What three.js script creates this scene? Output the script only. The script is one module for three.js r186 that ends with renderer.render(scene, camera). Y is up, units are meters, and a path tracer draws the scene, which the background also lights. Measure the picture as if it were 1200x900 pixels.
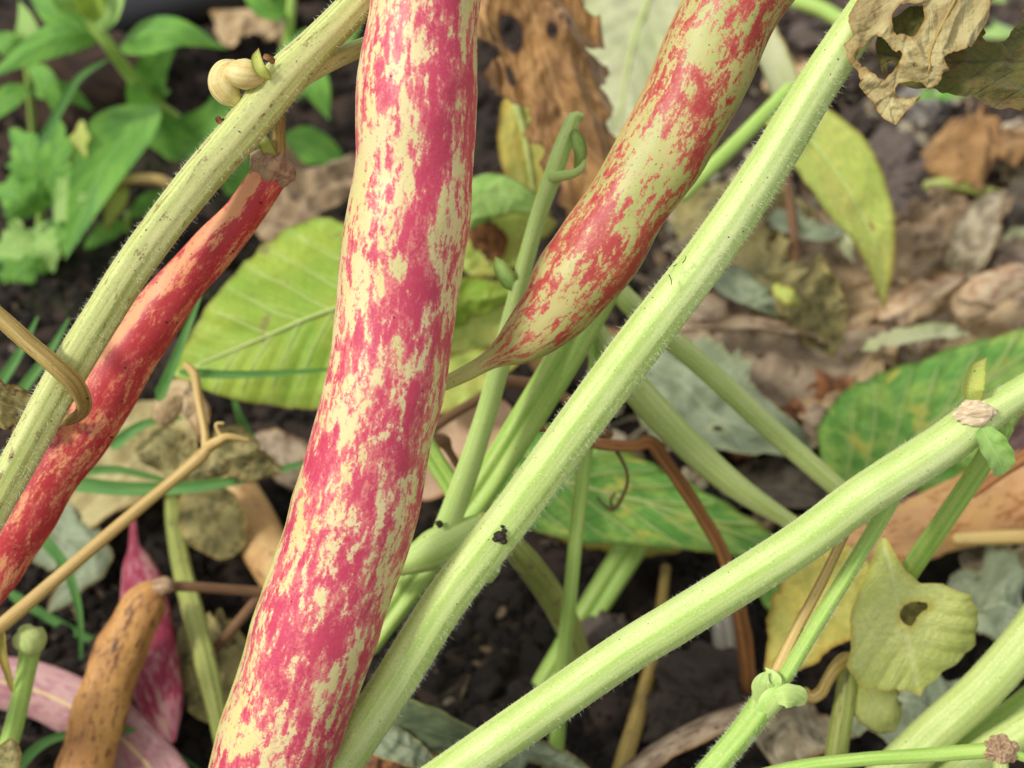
import * as THREE from 'three';
import { mergeGeometries, mergeVertices } from 'three/addons/utils/BufferGeometryUtils.js';
import { ImprovedNoise } from 'three/addons/math/ImprovedNoise.js';

// ---------------------------------------------------------------- camera, sky, sun, exposure
const RAD = Math.PI / 180, FOV = 36, PITCH = 50 * RAD, EYE = 0.23, TAN = Math.tan(FOV / 2 * RAD);
const scene = new THREE.Scene();
const camera = new THREE.PerspectiveCamera(FOV, 4 / 3, 0.005, 200);
camera.position.set(0, EYE, 0);
camera.lookAt(0, EYE - Math.sin(PITCH), -Math.cos(PITCH));
camera.focus = 0.157;
camera.userData.fStop = 19;
const renderer = new THREE.WebGLRenderer();
renderer.toneMapping = THREE.LinearToneMapping;
renderer.toneMappingExposure = 1.74;
renderer.shadowMap.enabled = true;
const SUN = new THREE.Vector3(-1.9, 2.3, 0.6).normalize();
{ // thin bright overcast: brightest overhead, greyer towards the horizon
  const W = 128, H = 64, d = new Float32Array(W * H * 4);
  for (let y = 0; y < H; y++) for (let x = 0; x < W; x++) {
    const el = ((y + 0.5) / H - 0.5) * Math.PI, k = Math.max(0, Math.sin(el));
    const az = ((x + 0.5) / W - 0.5) * 2 * Math.PI, dir = [Math.cos(az) * Math.cos(el), Math.sin(el), Math.sin(az) * Math.cos(el)];
    const g = Math.acos(Math.min(1, (dir[0] * SUN.x + dir[1] * SUN.y + dir[2] * SUN.z)));   // the cloud glows around the veiled sun
    const l = (0.17 + 0.27 * k) * (1 + 1.2 * Math.exp(-((g / 0.75) ** 2))), o = (y * W + x) * 4;
    d[o] = l * 0.98; d[o + 1] = l; d[o + 2] = l * 1.03; d[o + 3] = 1;
  }
  const t = new THREE.DataTexture(d, W, H, THREE.RGBAFormat, THREE.FloatType);
  t.mapping = THREE.EquirectangularReflectionMapping; t.magFilter = THREE.LinearFilter; t.needsUpdate = true;
  scene.background = t; scene.environment = t;
}
const sun = new THREE.DirectionalLight(new THREE.Color(1, 0.96, 0.9), 1.5);
sun.position.copy(SUN).multiplyScalar(3);
sun.castShadow = true; sun.shadow.radius = 20; sun.shadow.mapSize.set(2048, 2048);
Object.assign(sun.shadow.camera, { left: -0.5, right: 0.5, top: 0.5, bottom: -0.5, near: 0.1, far: 8 });
sun.target.position.set(0, 0, 0);
scene.add(sun, sun.target);

// ---------------------------------------------------------------- helpers
const V = (x, y, z) => new THREE.Vector3(x, y, z);
const FWD = V(0, -Math.sin(PITCH), -Math.cos(PITCH)), UPV = V(0, Math.cos(PITCH), -Math.sin(PITCH)), RIGHT = V(1, 0, 0);
const FACE = FWD.clone().negate(), SKYW = V(0, 1, 0);
const ray = (px, py) => FWD.clone().addScaledVector(RIGHT, (px - 600) / 450 * TAN).addScaledVector(UPV, -(py - 450) / 450 * TAN);
const D = (px, py, d) => V(0, EYE, 0).addScaledVector(ray(px, py), d);            // a point by distance
const G = (px, py, h = 0) => { const r = ray(px, py); return V(0, EYE, 0).addScaledVector(r, (h - EYE) / r.y); };  // a point at a height above the soil
const depthOf = (p) => p.clone().sub(camera.position).dot(FWD);
const MPP = (d) => d * TAN / 450;                                                  // metres per unit of the 1200-wide layout
let seedState = 7;
const rnd = () => { seedState = (seedState + 0x6d2b79f5) | 0; let t = Math.imul(seedState ^ (seedState >>> 15), 1 | seedState); t = (t + Math.imul(t ^ (t >>> 7), 61 | t)) ^ t; return ((t ^ (t >>> 14)) >>> 0) / 4294967296; };
const rr = (a, b) => a + (b - a) * rnd();
const IN = new ImprovedNoise(), nz = (x, y = 0, z = 0) => IN.noise(x + 100.3, y + 100.7, z + 100.1);
const fbm = (x, y, z, o = 4) => { let s = 0, a = 0.5; for (let i = 0; i < o; i++) { s += a * nz(x, y, z); x = x * 2.03 + 5.1; y = y * 2.03 + 1.7; z = z * 2.03 + 9.2; a *= 0.5; } return s * 1.6; };
const clamp = THREE.MathUtils.clamp, sst = THREE.MathUtils.smoothstep, lerp = THREE.MathUtils.lerp;
const mix3 = (a, b, k) => [a[0] + (b[0] - a[0]) * k, a[1] + (b[1] - a[1]) * k, a[2] + (b[2] - a[2]) * k];

function bake(W, H, fn, srgb = true, wrap = THREE.RepeatWrapping) {   // fn(u, v) -> [r, g, b] in 0..255
  const d = new Uint8Array(W * H * 4);
  for (let y = 0; y < H; y++) for (let x = 0; x < W; x++) {
    const c = fn((x + 0.5) / W, (y + 0.5) / H), o = (y * W + x) * 4;
    d[o] = clamp(c[0], 0, 255); d[o + 1] = clamp(c[1], 0, 255); d[o + 2] = clamp(c[2], 0, 255); d[o + 3] = 255;
  }
  const t = new THREE.DataTexture(d, W, H);
  t.wrapS = t.wrapT = wrap; t.magFilter = THREE.LinearFilter; t.minFilter = THREE.LinearFilter;
  if (srgb) t.colorSpace = THREE.SRGBColorSpace;
  t.needsUpdate = true;
  return t;
}

const taken = {}, baseOf = new WeakMap();
const numbered = (n) => { const k = taken[n] ?? 0; taken[n] = k + 1; return k ? n + '_' + String(k).padStart(3, '0') : n; };
function tag(o, label, category, group) { o.userData = { label, category }; if (group) o.userData.group = group; return o; }
function thing(name, label, category, base, group) {
  const g = new THREE.Group(); g.name = numbered(name); g.position.copy(base); baseOf.set(g, base.clone());
  scene.add(g); return tag(g, label, category, group);
}
function part(name, geo, mat, parent, label) {
  const b = baseOf.get(parent); geo = geo.clone().translate(-b.x, -b.y, -b.z);
  const m = new THREE.Mesh(geo, mat); m.name = name; m.castShadow = m.receiveShadow = true;
  if (label) m.userData.label = label;
  baseOf.set(m, b); parent.add(m); return m;
}
function solo(name, label, category, geo, mat, base, group) {
  const m = new THREE.Mesh(geo.clone().translate(-base.x, -base.y, -base.z), mat); m.name = numbered(name); m.position.copy(base);
  m.castShadow = m.receiveShadow = true; scene.add(m); return tag(m, label, category, group);
}
function copies(name, geo, mat, list, parent, base, colors) {          // stuff: instanced
  const m = new THREE.InstancedMesh(geo, mat, list.length); m.name = parent ? name : numbered(name);
  list.forEach((e, i) => { e = e.clone(); if (base) { e.elements[12] -= base.x; e.elements[13] -= base.y; e.elements[14] -= base.z; } m.setMatrixAt(i, e); if (colors) m.setColorAt(i, colors[i]); });
  m.castShadow = m.receiveShadow = true; m.userData.kind = 'stuff'; (parent ?? scene).add(m); return m;
}

// ---- a bending round body: pts are [Vector3, radius]; shape(angle, t) scales the radius; angle 0 looks towards FACE
function body(pts, { n = 80, seg = 28, shape, vlen = 0, cap = true, face = FACE, wob = 0, seed = 0, flat = 1 } = {}) {
  const P = pts.map((p) => p[0]), R = pts.map((p) => p[1]), k = P.length;
  const crm = (a, b, c, d, t) => 0.5 * ((2 * b) + (-a + c) * t + (2 * a - 5 * b + 4 * c - d) * t * t + (-a + 3 * b - 3 * c + d) * t * t * t);
  const at = (q) => {
    const i = Math.min(k - 2, Math.floor(q)), t = q - i, I = [Math.max(0, i - 1), i, i + 1, Math.min(k - 1, i + 2)];
    const g = (ax) => crm(P[I[0]][ax], P[I[1]][ax], P[I[2]][ax], P[I[3]][ax], t);
    return [V(g('x'), g('y'), g('z')), Math.max(1e-5, crm(R[I[0]], R[I[1]], R[I[2]], R[I[3]], t))];
  };
  const M = 400, acc = [0], raw = [at(0)];
  for (let i = 1; i <= M; i++) { raw.push(at((k - 1) * i / M - 1e-9)); acc.push(acc[i - 1] + raw[i][0].distanceTo(raw[i - 1][0])); }
  const L = acc[M], rings = [];
  let m = 0;
  for (let j = 0; j <= n; j++) {
    const s = L * j / n; while (m < M - 1 && acc[m + 1] < s) m++;
    const t = clamp((s - acc[m]) / Math.max(1e-9, acc[m + 1] - acc[m]), 0, 1);
    rings.push({ c: raw[m][0].clone().lerp(raw[m + 1][0], t), r: lerp(raw[m][1], raw[m + 1][1], t), t: j / n });
  }
  for (let j = 0; j <= n; j++) {
    const T = rings[Math.min(n, j + 1)].c.clone().sub(rings[Math.max(0, j - 1)].c).normalize();
    const N = face.clone().addScaledVector(T, -face.dot(T)).normalize();
    Object.assign(rings[j], { T, N, B: N.clone().cross(T).normalize() });
  }
  const all = [];
  if (cap) for (let q = 0; q < 4; q++) { const a = Math.PI / 2 * (1 - q / 4), r0 = rings[0]; all.push({ ...r0, c: r0.c.clone().addScaledVector(r0.T, -r0.r * Math.sin(a) * 0.6), r: Math.max(1e-6, r0.r * Math.cos(a)), t: 0 }); }
  all.push(...rings);
  if (cap) for (let q = 1; q <= 4; q++) { const a = Math.PI / 2 * q / 4, r0 = rings[n]; all.push({ ...r0, c: r0.c.clone().addScaledVector(r0.T, r0.r * Math.sin(a) * 0.6), r: Math.max(1e-6, r0.r * Math.cos(a)), t: 1 }); }
  const surf = (ring, a) => {
    let r = ring.r * (shape ? shape(a, ring.t) : 1);
    if (wob) r *= 1 + wob * nz(Math.cos(a) * 1.3 + seed, ring.t * L * 120, Math.sin(a) * 1.3);
    return ring.c.clone().addScaledVector(ring.N, Math.cos(a) * r * flat).addScaledVector(ring.B, Math.sin(a) * r);
  };
  const pos = [], nor = [], uv = [], idx = [], rows = all.length, cols = seg + 1, grid = [];
  for (let j = 0; j < rows; j++) { grid.push([]); for (let i = 0; i < seg; i++) grid[j].push(surf(all[j], (i / seg - 0.5) * 2 * Math.PI)); }
  for (let j = 0; j < rows; j++) for (let i = 0; i <= seg; i++) {
    const p = grid[j][i % seg], du = grid[j][(i + 1) % seg].clone().sub(grid[j][(i + seg - 1) % seg]), dv = grid[Math.min(rows - 1, j + 1)][i % seg].clone().sub(grid[Math.max(0, j - 1)][i % seg]);
    const nn = du.cross(dv).normalize();
    if (!(nn.lengthSq() > 0.5)) nn.copy(all[j].T).multiplyScalar(j < rows / 2 ? -1 : 1);
    const out = p.clone().sub(all[j].c); if (out.lengthSq() > 1e-14 && nn.dot(out) < 0) nn.negate();
    pos.push(p.x, p.y, p.z); nor.push(nn.x, nn.y, nn.z); uv.push(i / seg, vlen ? all[j].t * L / vlen : all[j].t);
  }
  for (let j = 0; j < rows - 1; j++) for (let i = 0; i < seg; i++) { const a = j * cols + i, b = a + 1, c = a + cols, d = c + 1; idx.push(a, c, b, b, c, d); }
  const g = new THREE.BufferGeometry();
  g.setAttribute('position', new THREE.Float32BufferAttribute(pos, 3)); g.setAttribute('normal', new THREE.Float32BufferAttribute(nor, 3)); g.setAttribute('uv', new THREE.Float32BufferAttribute(uv, 2)); g.setIndex(idx);
  g.userData = { L, rings, surf: (t, a) => { const r = rings[Math.round(t * n)]; const p = surf(r, a); return { p, n: p.clone().sub(r.c).normalize(), T: r.T, r: r.r }; } };
  return g;
}
// points as [px, py, distance, half width in layout units]
const path = (list) => list.map(([x, y, d, r]) => [D(x, y, d), r * MPP(d)]);
const gpath = (list) => list.map(([x, y, h, r]) => { const p = G(x, y, h); return [p, r * MPP(depthOf(p))]; });

// ---- leaf-like sheets, cut to their outline (holes, ragged rims) as real geometry
const PROF = {
  ovate: (t) => Math.pow(Math.max(0, Math.sin(Math.PI * Math.pow(t, 0.62))), 0.75),
  lance: (t) => Math.pow(Math.max(0, Math.sin(Math.PI * Math.pow(t, 0.78))), 1.05),
  long: (t) => Math.min(1, Math.pow(t * 5, 0.6)) * Math.pow(1 - t, 0.55) * 1.15,
  blunt: (t) => Math.pow(Math.max(0, Math.sin(Math.PI * t)), 0.45),
  strap: (t) => Math.min(1, t * 12 + 0.2) * Math.min(1, (1 - t) * 6 + 0.1),
  blade: (t) => Math.min(1, t * 8 + 0.35) * Math.pow(Math.max(0, 1 - t), 0.5),
};
const lin = (...p) => (t) => { for (let i = 1; i < p.length; i++) if (t <= p[i][0]) return lerp(p[i - 1][1], p[i][1], (t - p[i - 1][0]) / (p[i][0] - p[i - 1][0])); return p[p.length - 1][1]; };
function sheet({ pts, hw, up = FACE, prof = 'ovate', cup = 0, fold = 0, crumple = 0, crF = 60, pleat = 1, seed = 1, nx = 44, ny = 64, holes = [], rag = 0.05, ragF = 7, teeth = 0, teethN = 12, twist = 0, roll = 0, edge = [0.6, 0.45, 0.28], edgeW = 0.0012, porous = 0, pucker = 0, rim = 0, wave = 0, waveN = 4 }) {
  const curve = new THREE.CatmullRomCurve3(pts), L = curve.getLength(), pf = typeof prof === 'function' ? prof : PROF[prof];
  const cols = nx + 1, g = [];
  const frames = [];
  for (let j = 0; j <= ny; j++) {
    const t = j / ny, c = curve.getPoint(t), T = curve.getTangent(t), N = up.clone().addScaledVector(T, -up.dot(T)).normalize();
    N.applyAxisAngle(T, roll + twist * (t - 0.5)); frames.push({ c, N, S: T.clone().cross(N).normalize(), T });
  }
  const vein = (s, t) => { const k = (t - 0.42 * Math.pow(Math.abs(s), 0.85)) * 7; return Math.abs(k - Math.floor(k) - 0.5) * 2; };
  const surfAt = (s, j, lift = 0) => {
    const { c, N, S, T } = frames[j], t = j / ny, x = s * hw, k = cup / hw;
    const lx = Math.abs(k) > 1e-6 ? Math.sin(k * x) / k : x, lz = (Math.abs(k) > 1e-6 ? (1 - Math.cos(k * x)) / k : 0) + Math.abs(x) * fold;
    const X = x * crF * pleat, Y = t * L * crF / pleat;
    let dz = 0, dx = 0, dt = 0;
    if (crumple) {
      const wv = nz(X * 0.6 + seed * 3.1, Y * 0.6, 7.7);
      dz = crumple * (1.3 * nz(X + seed, Y + wv, 1.3) + 0.9 * (0.5 - Math.abs(nz(X * 1.9 + seed, Y * 1.3 + wv * 1.5, 4.1)) * 2.2) + 0.35 * nz(X * 4.3, Y * 4.3, seed) + 0.16 * nz(X * 10, Y * 10, seed));
      dx = crumple * 0.8 * nz(X + 9, Y, seed + 3.3); dt = crumple * 0.8 * nz(X, Y + 9, seed + 8.3);
    }
    if (pucker) dz += pucker * (Math.sqrt(vein(s, t)) - 0.5) * Math.min(1, Math.abs(s) * 5);
    if (rim) dz += rim * hw * sst(Math.abs(s), 0.3, 1.1) ** 2 * 2.2 * nz(t * 2.6 + seed * 1.7, s > 0 ? 3.1 : 8.9, seed) + rim * hw * 0.8 * sst(t, 0.75, 1) ** 2 * nz(seed * 2.3, 1.1, 4);
    if (wave) dz += wave * Math.sin(t * waveN * 6.28 + Math.sign(s) * 1.2 + seed) * s * s;
    return c.clone().addScaledVector(S, lx + dx).addScaledVector(N, lz + dz + lift).addScaledVector(T, dt);
  };
  for (let j = 0; j <= ny; j++) for (let i = 0; i <= nx; i++) {
    const s = (i / nx) * 2 - 1, t = j / ny, x = s * hw, side = s < 0 ? 0 : 40;
    let w = pf(t, s) * (1 + rag * 2 * fbm(t * ragF + side + seed * 7, seed, 0, 3));
    if (teeth) { const q = t * teethN - Math.floor(t * teethN); w *= 1 - teeth * q; }
    let f = Math.min(w * hw * 0.97 - Math.abs(x), (Math.min(t, 1 - t) + 0.001) * L * 4);
    for (const [hs, ht, rs, rt] of holes) { const q = Math.hypot((s - hs) / rs, (t - ht) / rt); f = Math.min(f, (q - 1 + 0.5 * fbm(s * 4 + hs * 9, t * 6 + ht * 5, seed, 3)) * Math.min(rs * hw, rt * L)); }
    if (porous) f = Math.min(f, (fbm(x * 160 + seed, t * L * 160, 2.2, 3) + 0.75 - porous) * 0.004);
    g.push({ p: surfAt(s, j), f, uv: [i / nx, t] });
  }
  for (let j = 0; j <= ny; j++) for (let i = 0; i <= nx; i++) {
    const q = (jj, ii) => g[clamp(jj, 0, ny) * cols + clamp(ii, 0, nx)].p;
    g[j * cols + i].n = q(j, i + 1).clone().sub(q(j, i - 1)).cross(q(j + 1, i).clone().sub(q(j - 1, i))).normalize();
  }
  const pos = [], nor = [], uv = [], col = [], idx = [], vmap = new Map();
  const emit = (v) => { pos.push(v.p.x, v.p.y, v.p.z); nor.push(v.n.x, v.n.y, v.n.z); uv.push(...v.uv); const k = sst(v.f, 0, edgeW); col.push(lerp(edge[0], 1, k), lerp(edge[1], 1, k), lerp(edge[2], 1, k)); return pos.length / 3 - 1; };
  const whole = (a) => { if (!vmap.has(a)) vmap.set(a, emit(g[a])); return vmap.get(a); };
  const cut = (a, b) => {
    const key = a < b ? a + '_' + b : b + '_' + a;
    if (!vmap.has(key)) { const A = g[a], B = g[b], t = clamp(A.f / (A.f - B.f), 0.001, 0.999); vmap.set(key, emit({ p: A.p.clone().lerp(B.p, t), n: A.n.clone().lerp(B.n, t).normalize(), uv: [lerp(A.uv[0], B.uv[0], t), lerp(A.uv[1], B.uv[1], t)], f: 0 })); }
    return vmap.get(key);
  };
  const tri = (a, b, c) => {
    const v = [a, b, c], poly = [];
    for (let i = 0; i < 3; i++) { const p = v[i], q = v[(i + 1) % 3]; if (g[p].f >= 0) poly.push(whole(p)); if ((g[p].f >= 0) !== (g[q].f >= 0)) poly.push(cut(p, q)); }
    for (let i = 2; i < poly.length; i++) idx.push(poly[0], poly[i - 1], poly[i]);
  };
  for (let j = 0; j < ny; j++) for (let i = 0; i < nx; i++) { const a = j * cols + i, b = a + 1, c = a + cols, d = c + 1; tri(a, b, d); tri(a, d, c); }
  const geo = new THREE.BufferGeometry();
  geo.setAttribute('position', new THREE.Float32BufferAttribute(pos, 3)); geo.setAttribute('normal', new THREE.Float32BufferAttribute(nor, 3)); geo.setAttribute('uv', new THREE.Float32BufferAttribute(uv, 2)); geo.setAttribute('color', new THREE.Float32BufferAttribute(col, 3)); geo.setIndex(idx);
  geo.userData = { surf: (s, t, lift) => surfAt(s, Math.round(clamp(t, 0, 1) * ny), lift), L };
  return geo;
}

// ---------------------------------------------------------------- materials
function podMap({ W = 512, H = 1024, low = 0.9, circ, len, seed, thr, cream, cream2, red, red2, hints = [], sutures = [], tip, specks = 0.5, grain = 1 }) {
  const R = circ / 2 / Math.PI;
  return bake(W, H, (u, v) => {
    const a = u * 2 * Math.PI, X = R * Math.cos(a) + seed * 13, Z = R * Math.sin(a), Y = v * len;
    let f = fbm(X / 3.4, Y / 9, Z / 3.4 + seed, 2) * low + fbm(X / 1.15 + 9, Y / 3.0 + 0.2 * nz(X, Y / 2, Z), Z / 1.15, 4) * 0.95 + nz(X / 0.42, Y / 0.8, Z / 0.42) * 0.34 * grain + nz(X / 0.2, Y / 0.28, Z / 0.2) * 0.3 * grain - thr;
    for (const [hu, hv, ru, rv, am] of hints) { const du = Math.abs(u - hu), q = (Math.min(du, 1 - du) / ru) ** 2 + ((v - hv) / rv) ** 2; if (q < 4) f += 0.62 * am * Math.exp(-q * 1.4); }
    let c = mix3(cream, cream2, sst(fbm(X / 6, Y / 16, Z / 6 + 40, 3), -0.4, 0.5));
    const dots = nz(X / 0.5 + 60, Y / 0.7, Z / 0.5) + 0.5 * nz(X / 0.22, Y / 0.3 + 30, Z / 0.22);
    const m = sst(f, -0.17, 0.15);
    const rc = mix3(red2, red, sst(f + 0.35 * nz(X / 0.3, Y / 0.4, Z / 0.3 + 5) + 0.35 * nz(X / 2.2, Y / 5, Z / 2.2 + 55), -0.05, 0.7));
    c = mix3(c, mix3(cream, red, 0.45), 0.7 * sst(f, -0.6, -0.1) * sst(dots, 0.1, 0.42));
    c = mix3(c, rc, m * (0.94 + 0.06 * dots));
    for (const [su, w, k, col, v0 = 0, v1 = 1] of sutures) { let du = Math.abs(u - su); du = Math.min(du, 1 - du); c = mix3(c, col, k * sst(w - du + w * 0.3 * nz(v * 60, su * 30), 0, w * 0.6) * sst(v, v0, v0 + 0.05) * (1 - sst(v, v1 - 0.05, v1))); }
    if (tip) c = mix3(c, tip, 0.85 * sst(v + 0.06 * fbm(X, Y / 3, Z, 2), 0.8, 0.92));
    const sp = nz(X / 0.35 + 200, Y / 0.4, Z / 0.35); if (sp > 0.74 - specks * 0.05) c = mix3(c, [70, 45, 30], 0.65);
    const k = 1 + 0.03 * nz(X / 0.12, Y / 0.12, Z / 0.12 + 70);
    return [c[0] * k, c[1] * k, c[2] * k];
  });
}
const grainBump = bake(256, 256, (u, v) => { const s = 128 + 70 * fbm(u * 40, v * 40, 3, 3) + 30 * nz(u * 110, v * 110, 8); return [s, s, s]; }, false);
const rep = (t, x, y) => { const c = t.clone(); c.repeat.set(x, y); c.needsUpdate = true; return c; };
const podMat = (map, o = {}) => new THREE.MeshPhysicalMaterial({ map, roughness: 0.5, clearcoat: 0.05, clearcoatRoughness: 0.35, sheen: 0.25, sheenColor: new THREE.Color(1, 0.95, 0.9), sheenRoughness: 0.5, bumpMap: rep(grainBump, 3, 10), bumpScale: 0.00005, ...o });

function stemMap({ pale, green, dirt = 0, brown = [120, 95, 55], seed = 0, W = 256, H = 768, stripes = 1, len = 60, circ = 17 }) {
  const R = circ / 2 / Math.PI;
  return bake(W, H, (u, v) => {
    const a = u * 2 * Math.PI, X = R * Math.cos(a), Z = R * Math.sin(a), Y = v * len;
    const k = 0.45 + stripes * (0.5 * nz(X / 1.1 + seed, Y / 60, Z / 1.1) + 0.45 * nz(X / 0.45 + seed, Y / 25, Z / 0.45) + 0.2 * nz(X / 0.2, Y / 4, Z / 0.2)) + 0.15 * fbm(X / 3, Y / 7, Z / 3, 2);
    let c = mix3(pale, green, sst(k, 0.1, 0.95));
    const pt = nz(X / 0.22, Y / 0.35, Z / 0.22 + 3); c = mix3(c, [pale[0] + 22, pale[1] + 18, pale[2] + 24], 0.5 * sst(pt, 0.3, 0.6)); c = mix3(c, [green[0] - 25, green[1] - 20, green[2] - 15], 0.35 * sst(-pt, 0.35, 0.6));
    if (dirt) { const q = fbm(X / 1.1 + 30, Y / 3.2, Z / 1.1, 4) + 0.3 * nz(X / 0.25, Y / 0.3, Z / 0.25); c = mix3(c, brown, sst(q, 0.75 - dirt, 1.15 - dirt) * 0.75); }
    const sp = nz(X / 0.3 + 80, Y / 0.4, Z / 0.3); if (sp > 0.735) c = mix3(c, [60, 48, 25], 0.75);
    return c;
  }, true, THREE.MirroredRepeatWrapping);
}
const stemMat = (map, o = {}) => new THREE.MeshPhysicalMaterial({ map, roughness: 0.55, sheen: 0.3, sheenColor: new THREE.Color(0.95, 1, 0.8), sheenRoughness: 0.45, ...o });
const M = {};
M.stemA = stemMat(stemMap({ pale: [216, 228, 156], green: [166, 197, 90], seed: 1, stripes: 0.5 }));
M.stemB = stemMat(stemMap({ pale: [212, 214, 142], green: [168, 180, 92], seed: 4, dirt: 0.42 }));
M.stemGreen = stemMat(stemMap({ pale: [192, 214, 118], green: [134, 182, 66], stripes: 0.6, seed: 7, W: 128, H: 384 }));
M.stemLight = stemMat(stemMap({ pale: [206, 224, 142], green: [162, 200, 92], stripes: 0.5, seed: 8, W: 128, H: 384 }));
M.stemPale = stemMat(stemMap({ pale: [206, 216, 142], green: [162, 186, 92], stripes: 0.6, seed: 9, W: 128, H: 384, dirt: 0.1 }));
M.straw = stemMat(stemMap({ pale: [214, 186, 118], green: [176, 142, 74], seed: 12, W: 128, H: 384, dirt: 0.15 }));
M.dryBrown = stemMat(stemMap({ pale: [180, 122, 66], green: [116, 74, 40], seed: 15, W: 128, H: 384, dirt: 0.25, brown: [62, 38, 24] }), { roughness: 0.7 });
M.twig = stemMat(stemMap({ pale: [150, 110, 74], green: [98, 70, 46], seed: 17, W: 64, H: 256 }), { roughness: 0.8 });
M.oldPale = stemMat(stemMap({ pale: [196, 188, 172], green: [140, 128, 112], seed: 18, W: 64, H: 256 }), { roughness: 0.85 });
M.purple = stemMat(stemMap({ pale: [178, 182, 100], green: [136, 150, 70], seed: 19, W: 128, H: 384, dirt: 0.5, brown: [120, 84, 78] }));
M.tendril = stemMat(stemMap({ pale: [186, 160, 88], green: [140, 116, 58], seed: 23, W: 128, H: 384, dirt: 0.35, brown: [74, 56, 34] }));
M.hair = new THREE.MeshStandardMaterial({ color: new THREE.Color(0.82, 0.85, 0.66), roughness: 0.7 });
M.speck = new THREE.MeshStandardMaterial({ color: new THREE.Color(0.035, 0.022, 0.014), roughness: 0.8 });

function leafMap({ base, alt, spot = [110, 80, 45], vein, spotAmt = 0.2, veinAmt = 0.6, patch = 1, seed = 1, W = 256, H = 320, mottle = 1, netAmt = 0.35, cells = 16 }) {
  return bake(W, H, (u, v) => {
    const s = u * 2 - 1, t = v, as = Math.abs(s);
    const p = fbm(u * 3.2 * patch + seed * 5, v * 4 * patch, seed, 4), fine = fbm(u * 26 + seed, v * 34, seed + 3, 3);
    let c = mix3(base, alt, sst(p + fine * 0.35 * mottle, -0.35, 0.55));
    const wob = 0.05 * nz(u * 6, v * 6, seed);
    const kk = (t + wob - 0.42 * Math.pow(as, 0.85)) * 7, lat = Math.abs(kk - Math.floor(kk) - 0.5) * 2;
    const net = Math.abs(nz(u * cells + seed, v * cells * 1.3, 9.1 + seed)), net2 = Math.abs(nz(u * cells * 2.3 + seed, v * cells * 3, 2.1 + seed));
    const vm = Math.max(1 - sst(as, 0.012, 0.035), (1 - sst(1 - lat, 0.03, 0.1)) * (0.9 - 0.5 * as), netAmt * (1 - sst(net, 0.01, 0.09)), netAmt * 0.6 * (1 - sst(net2, 0.01, 0.12)));
    c = mix3(c, vein, vm * veinAmt);
    const q = fbm(u * 9 + seed * 2, v * 11, seed + 7, 4); c = mix3(c, spot, sst(q, 0.72 - spotAmt, 1.0 - spotAmt) * 0.85);
    const k = 1 + 0.1 * mottle * fine + 0.05 * nz(u * 90, v * 110, seed);
    return [c[0] * k, c[1] * k, c[2] * k];
  }, true, THREE.ClampToEdgeWrapping);
}
const leafBump = bake(256, 320, (u, v) => {
  const s = u * 2 - 1, as = Math.abs(s), kk = (v - 0.42 * Math.pow(as, 0.85)) * 7, lat = Math.abs(kk - Math.floor(kk) - 0.5) * 2;
  const net = Math.abs(nz(u * 18, v * 24, 9.1)), h = 150 - 90 * Math.max(1 - sst(as, 0.01, 0.05), (1 - sst(1 - lat, 0.02, 0.16)) * 0.8, 0.5 * (1 - sst(net, 0, 0.12))) + 30 * fbm(u * 30, v * 36, 2, 3);
  return [h, h, h];
}, false, THREE.ClampToEdgeWrapping);
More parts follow.
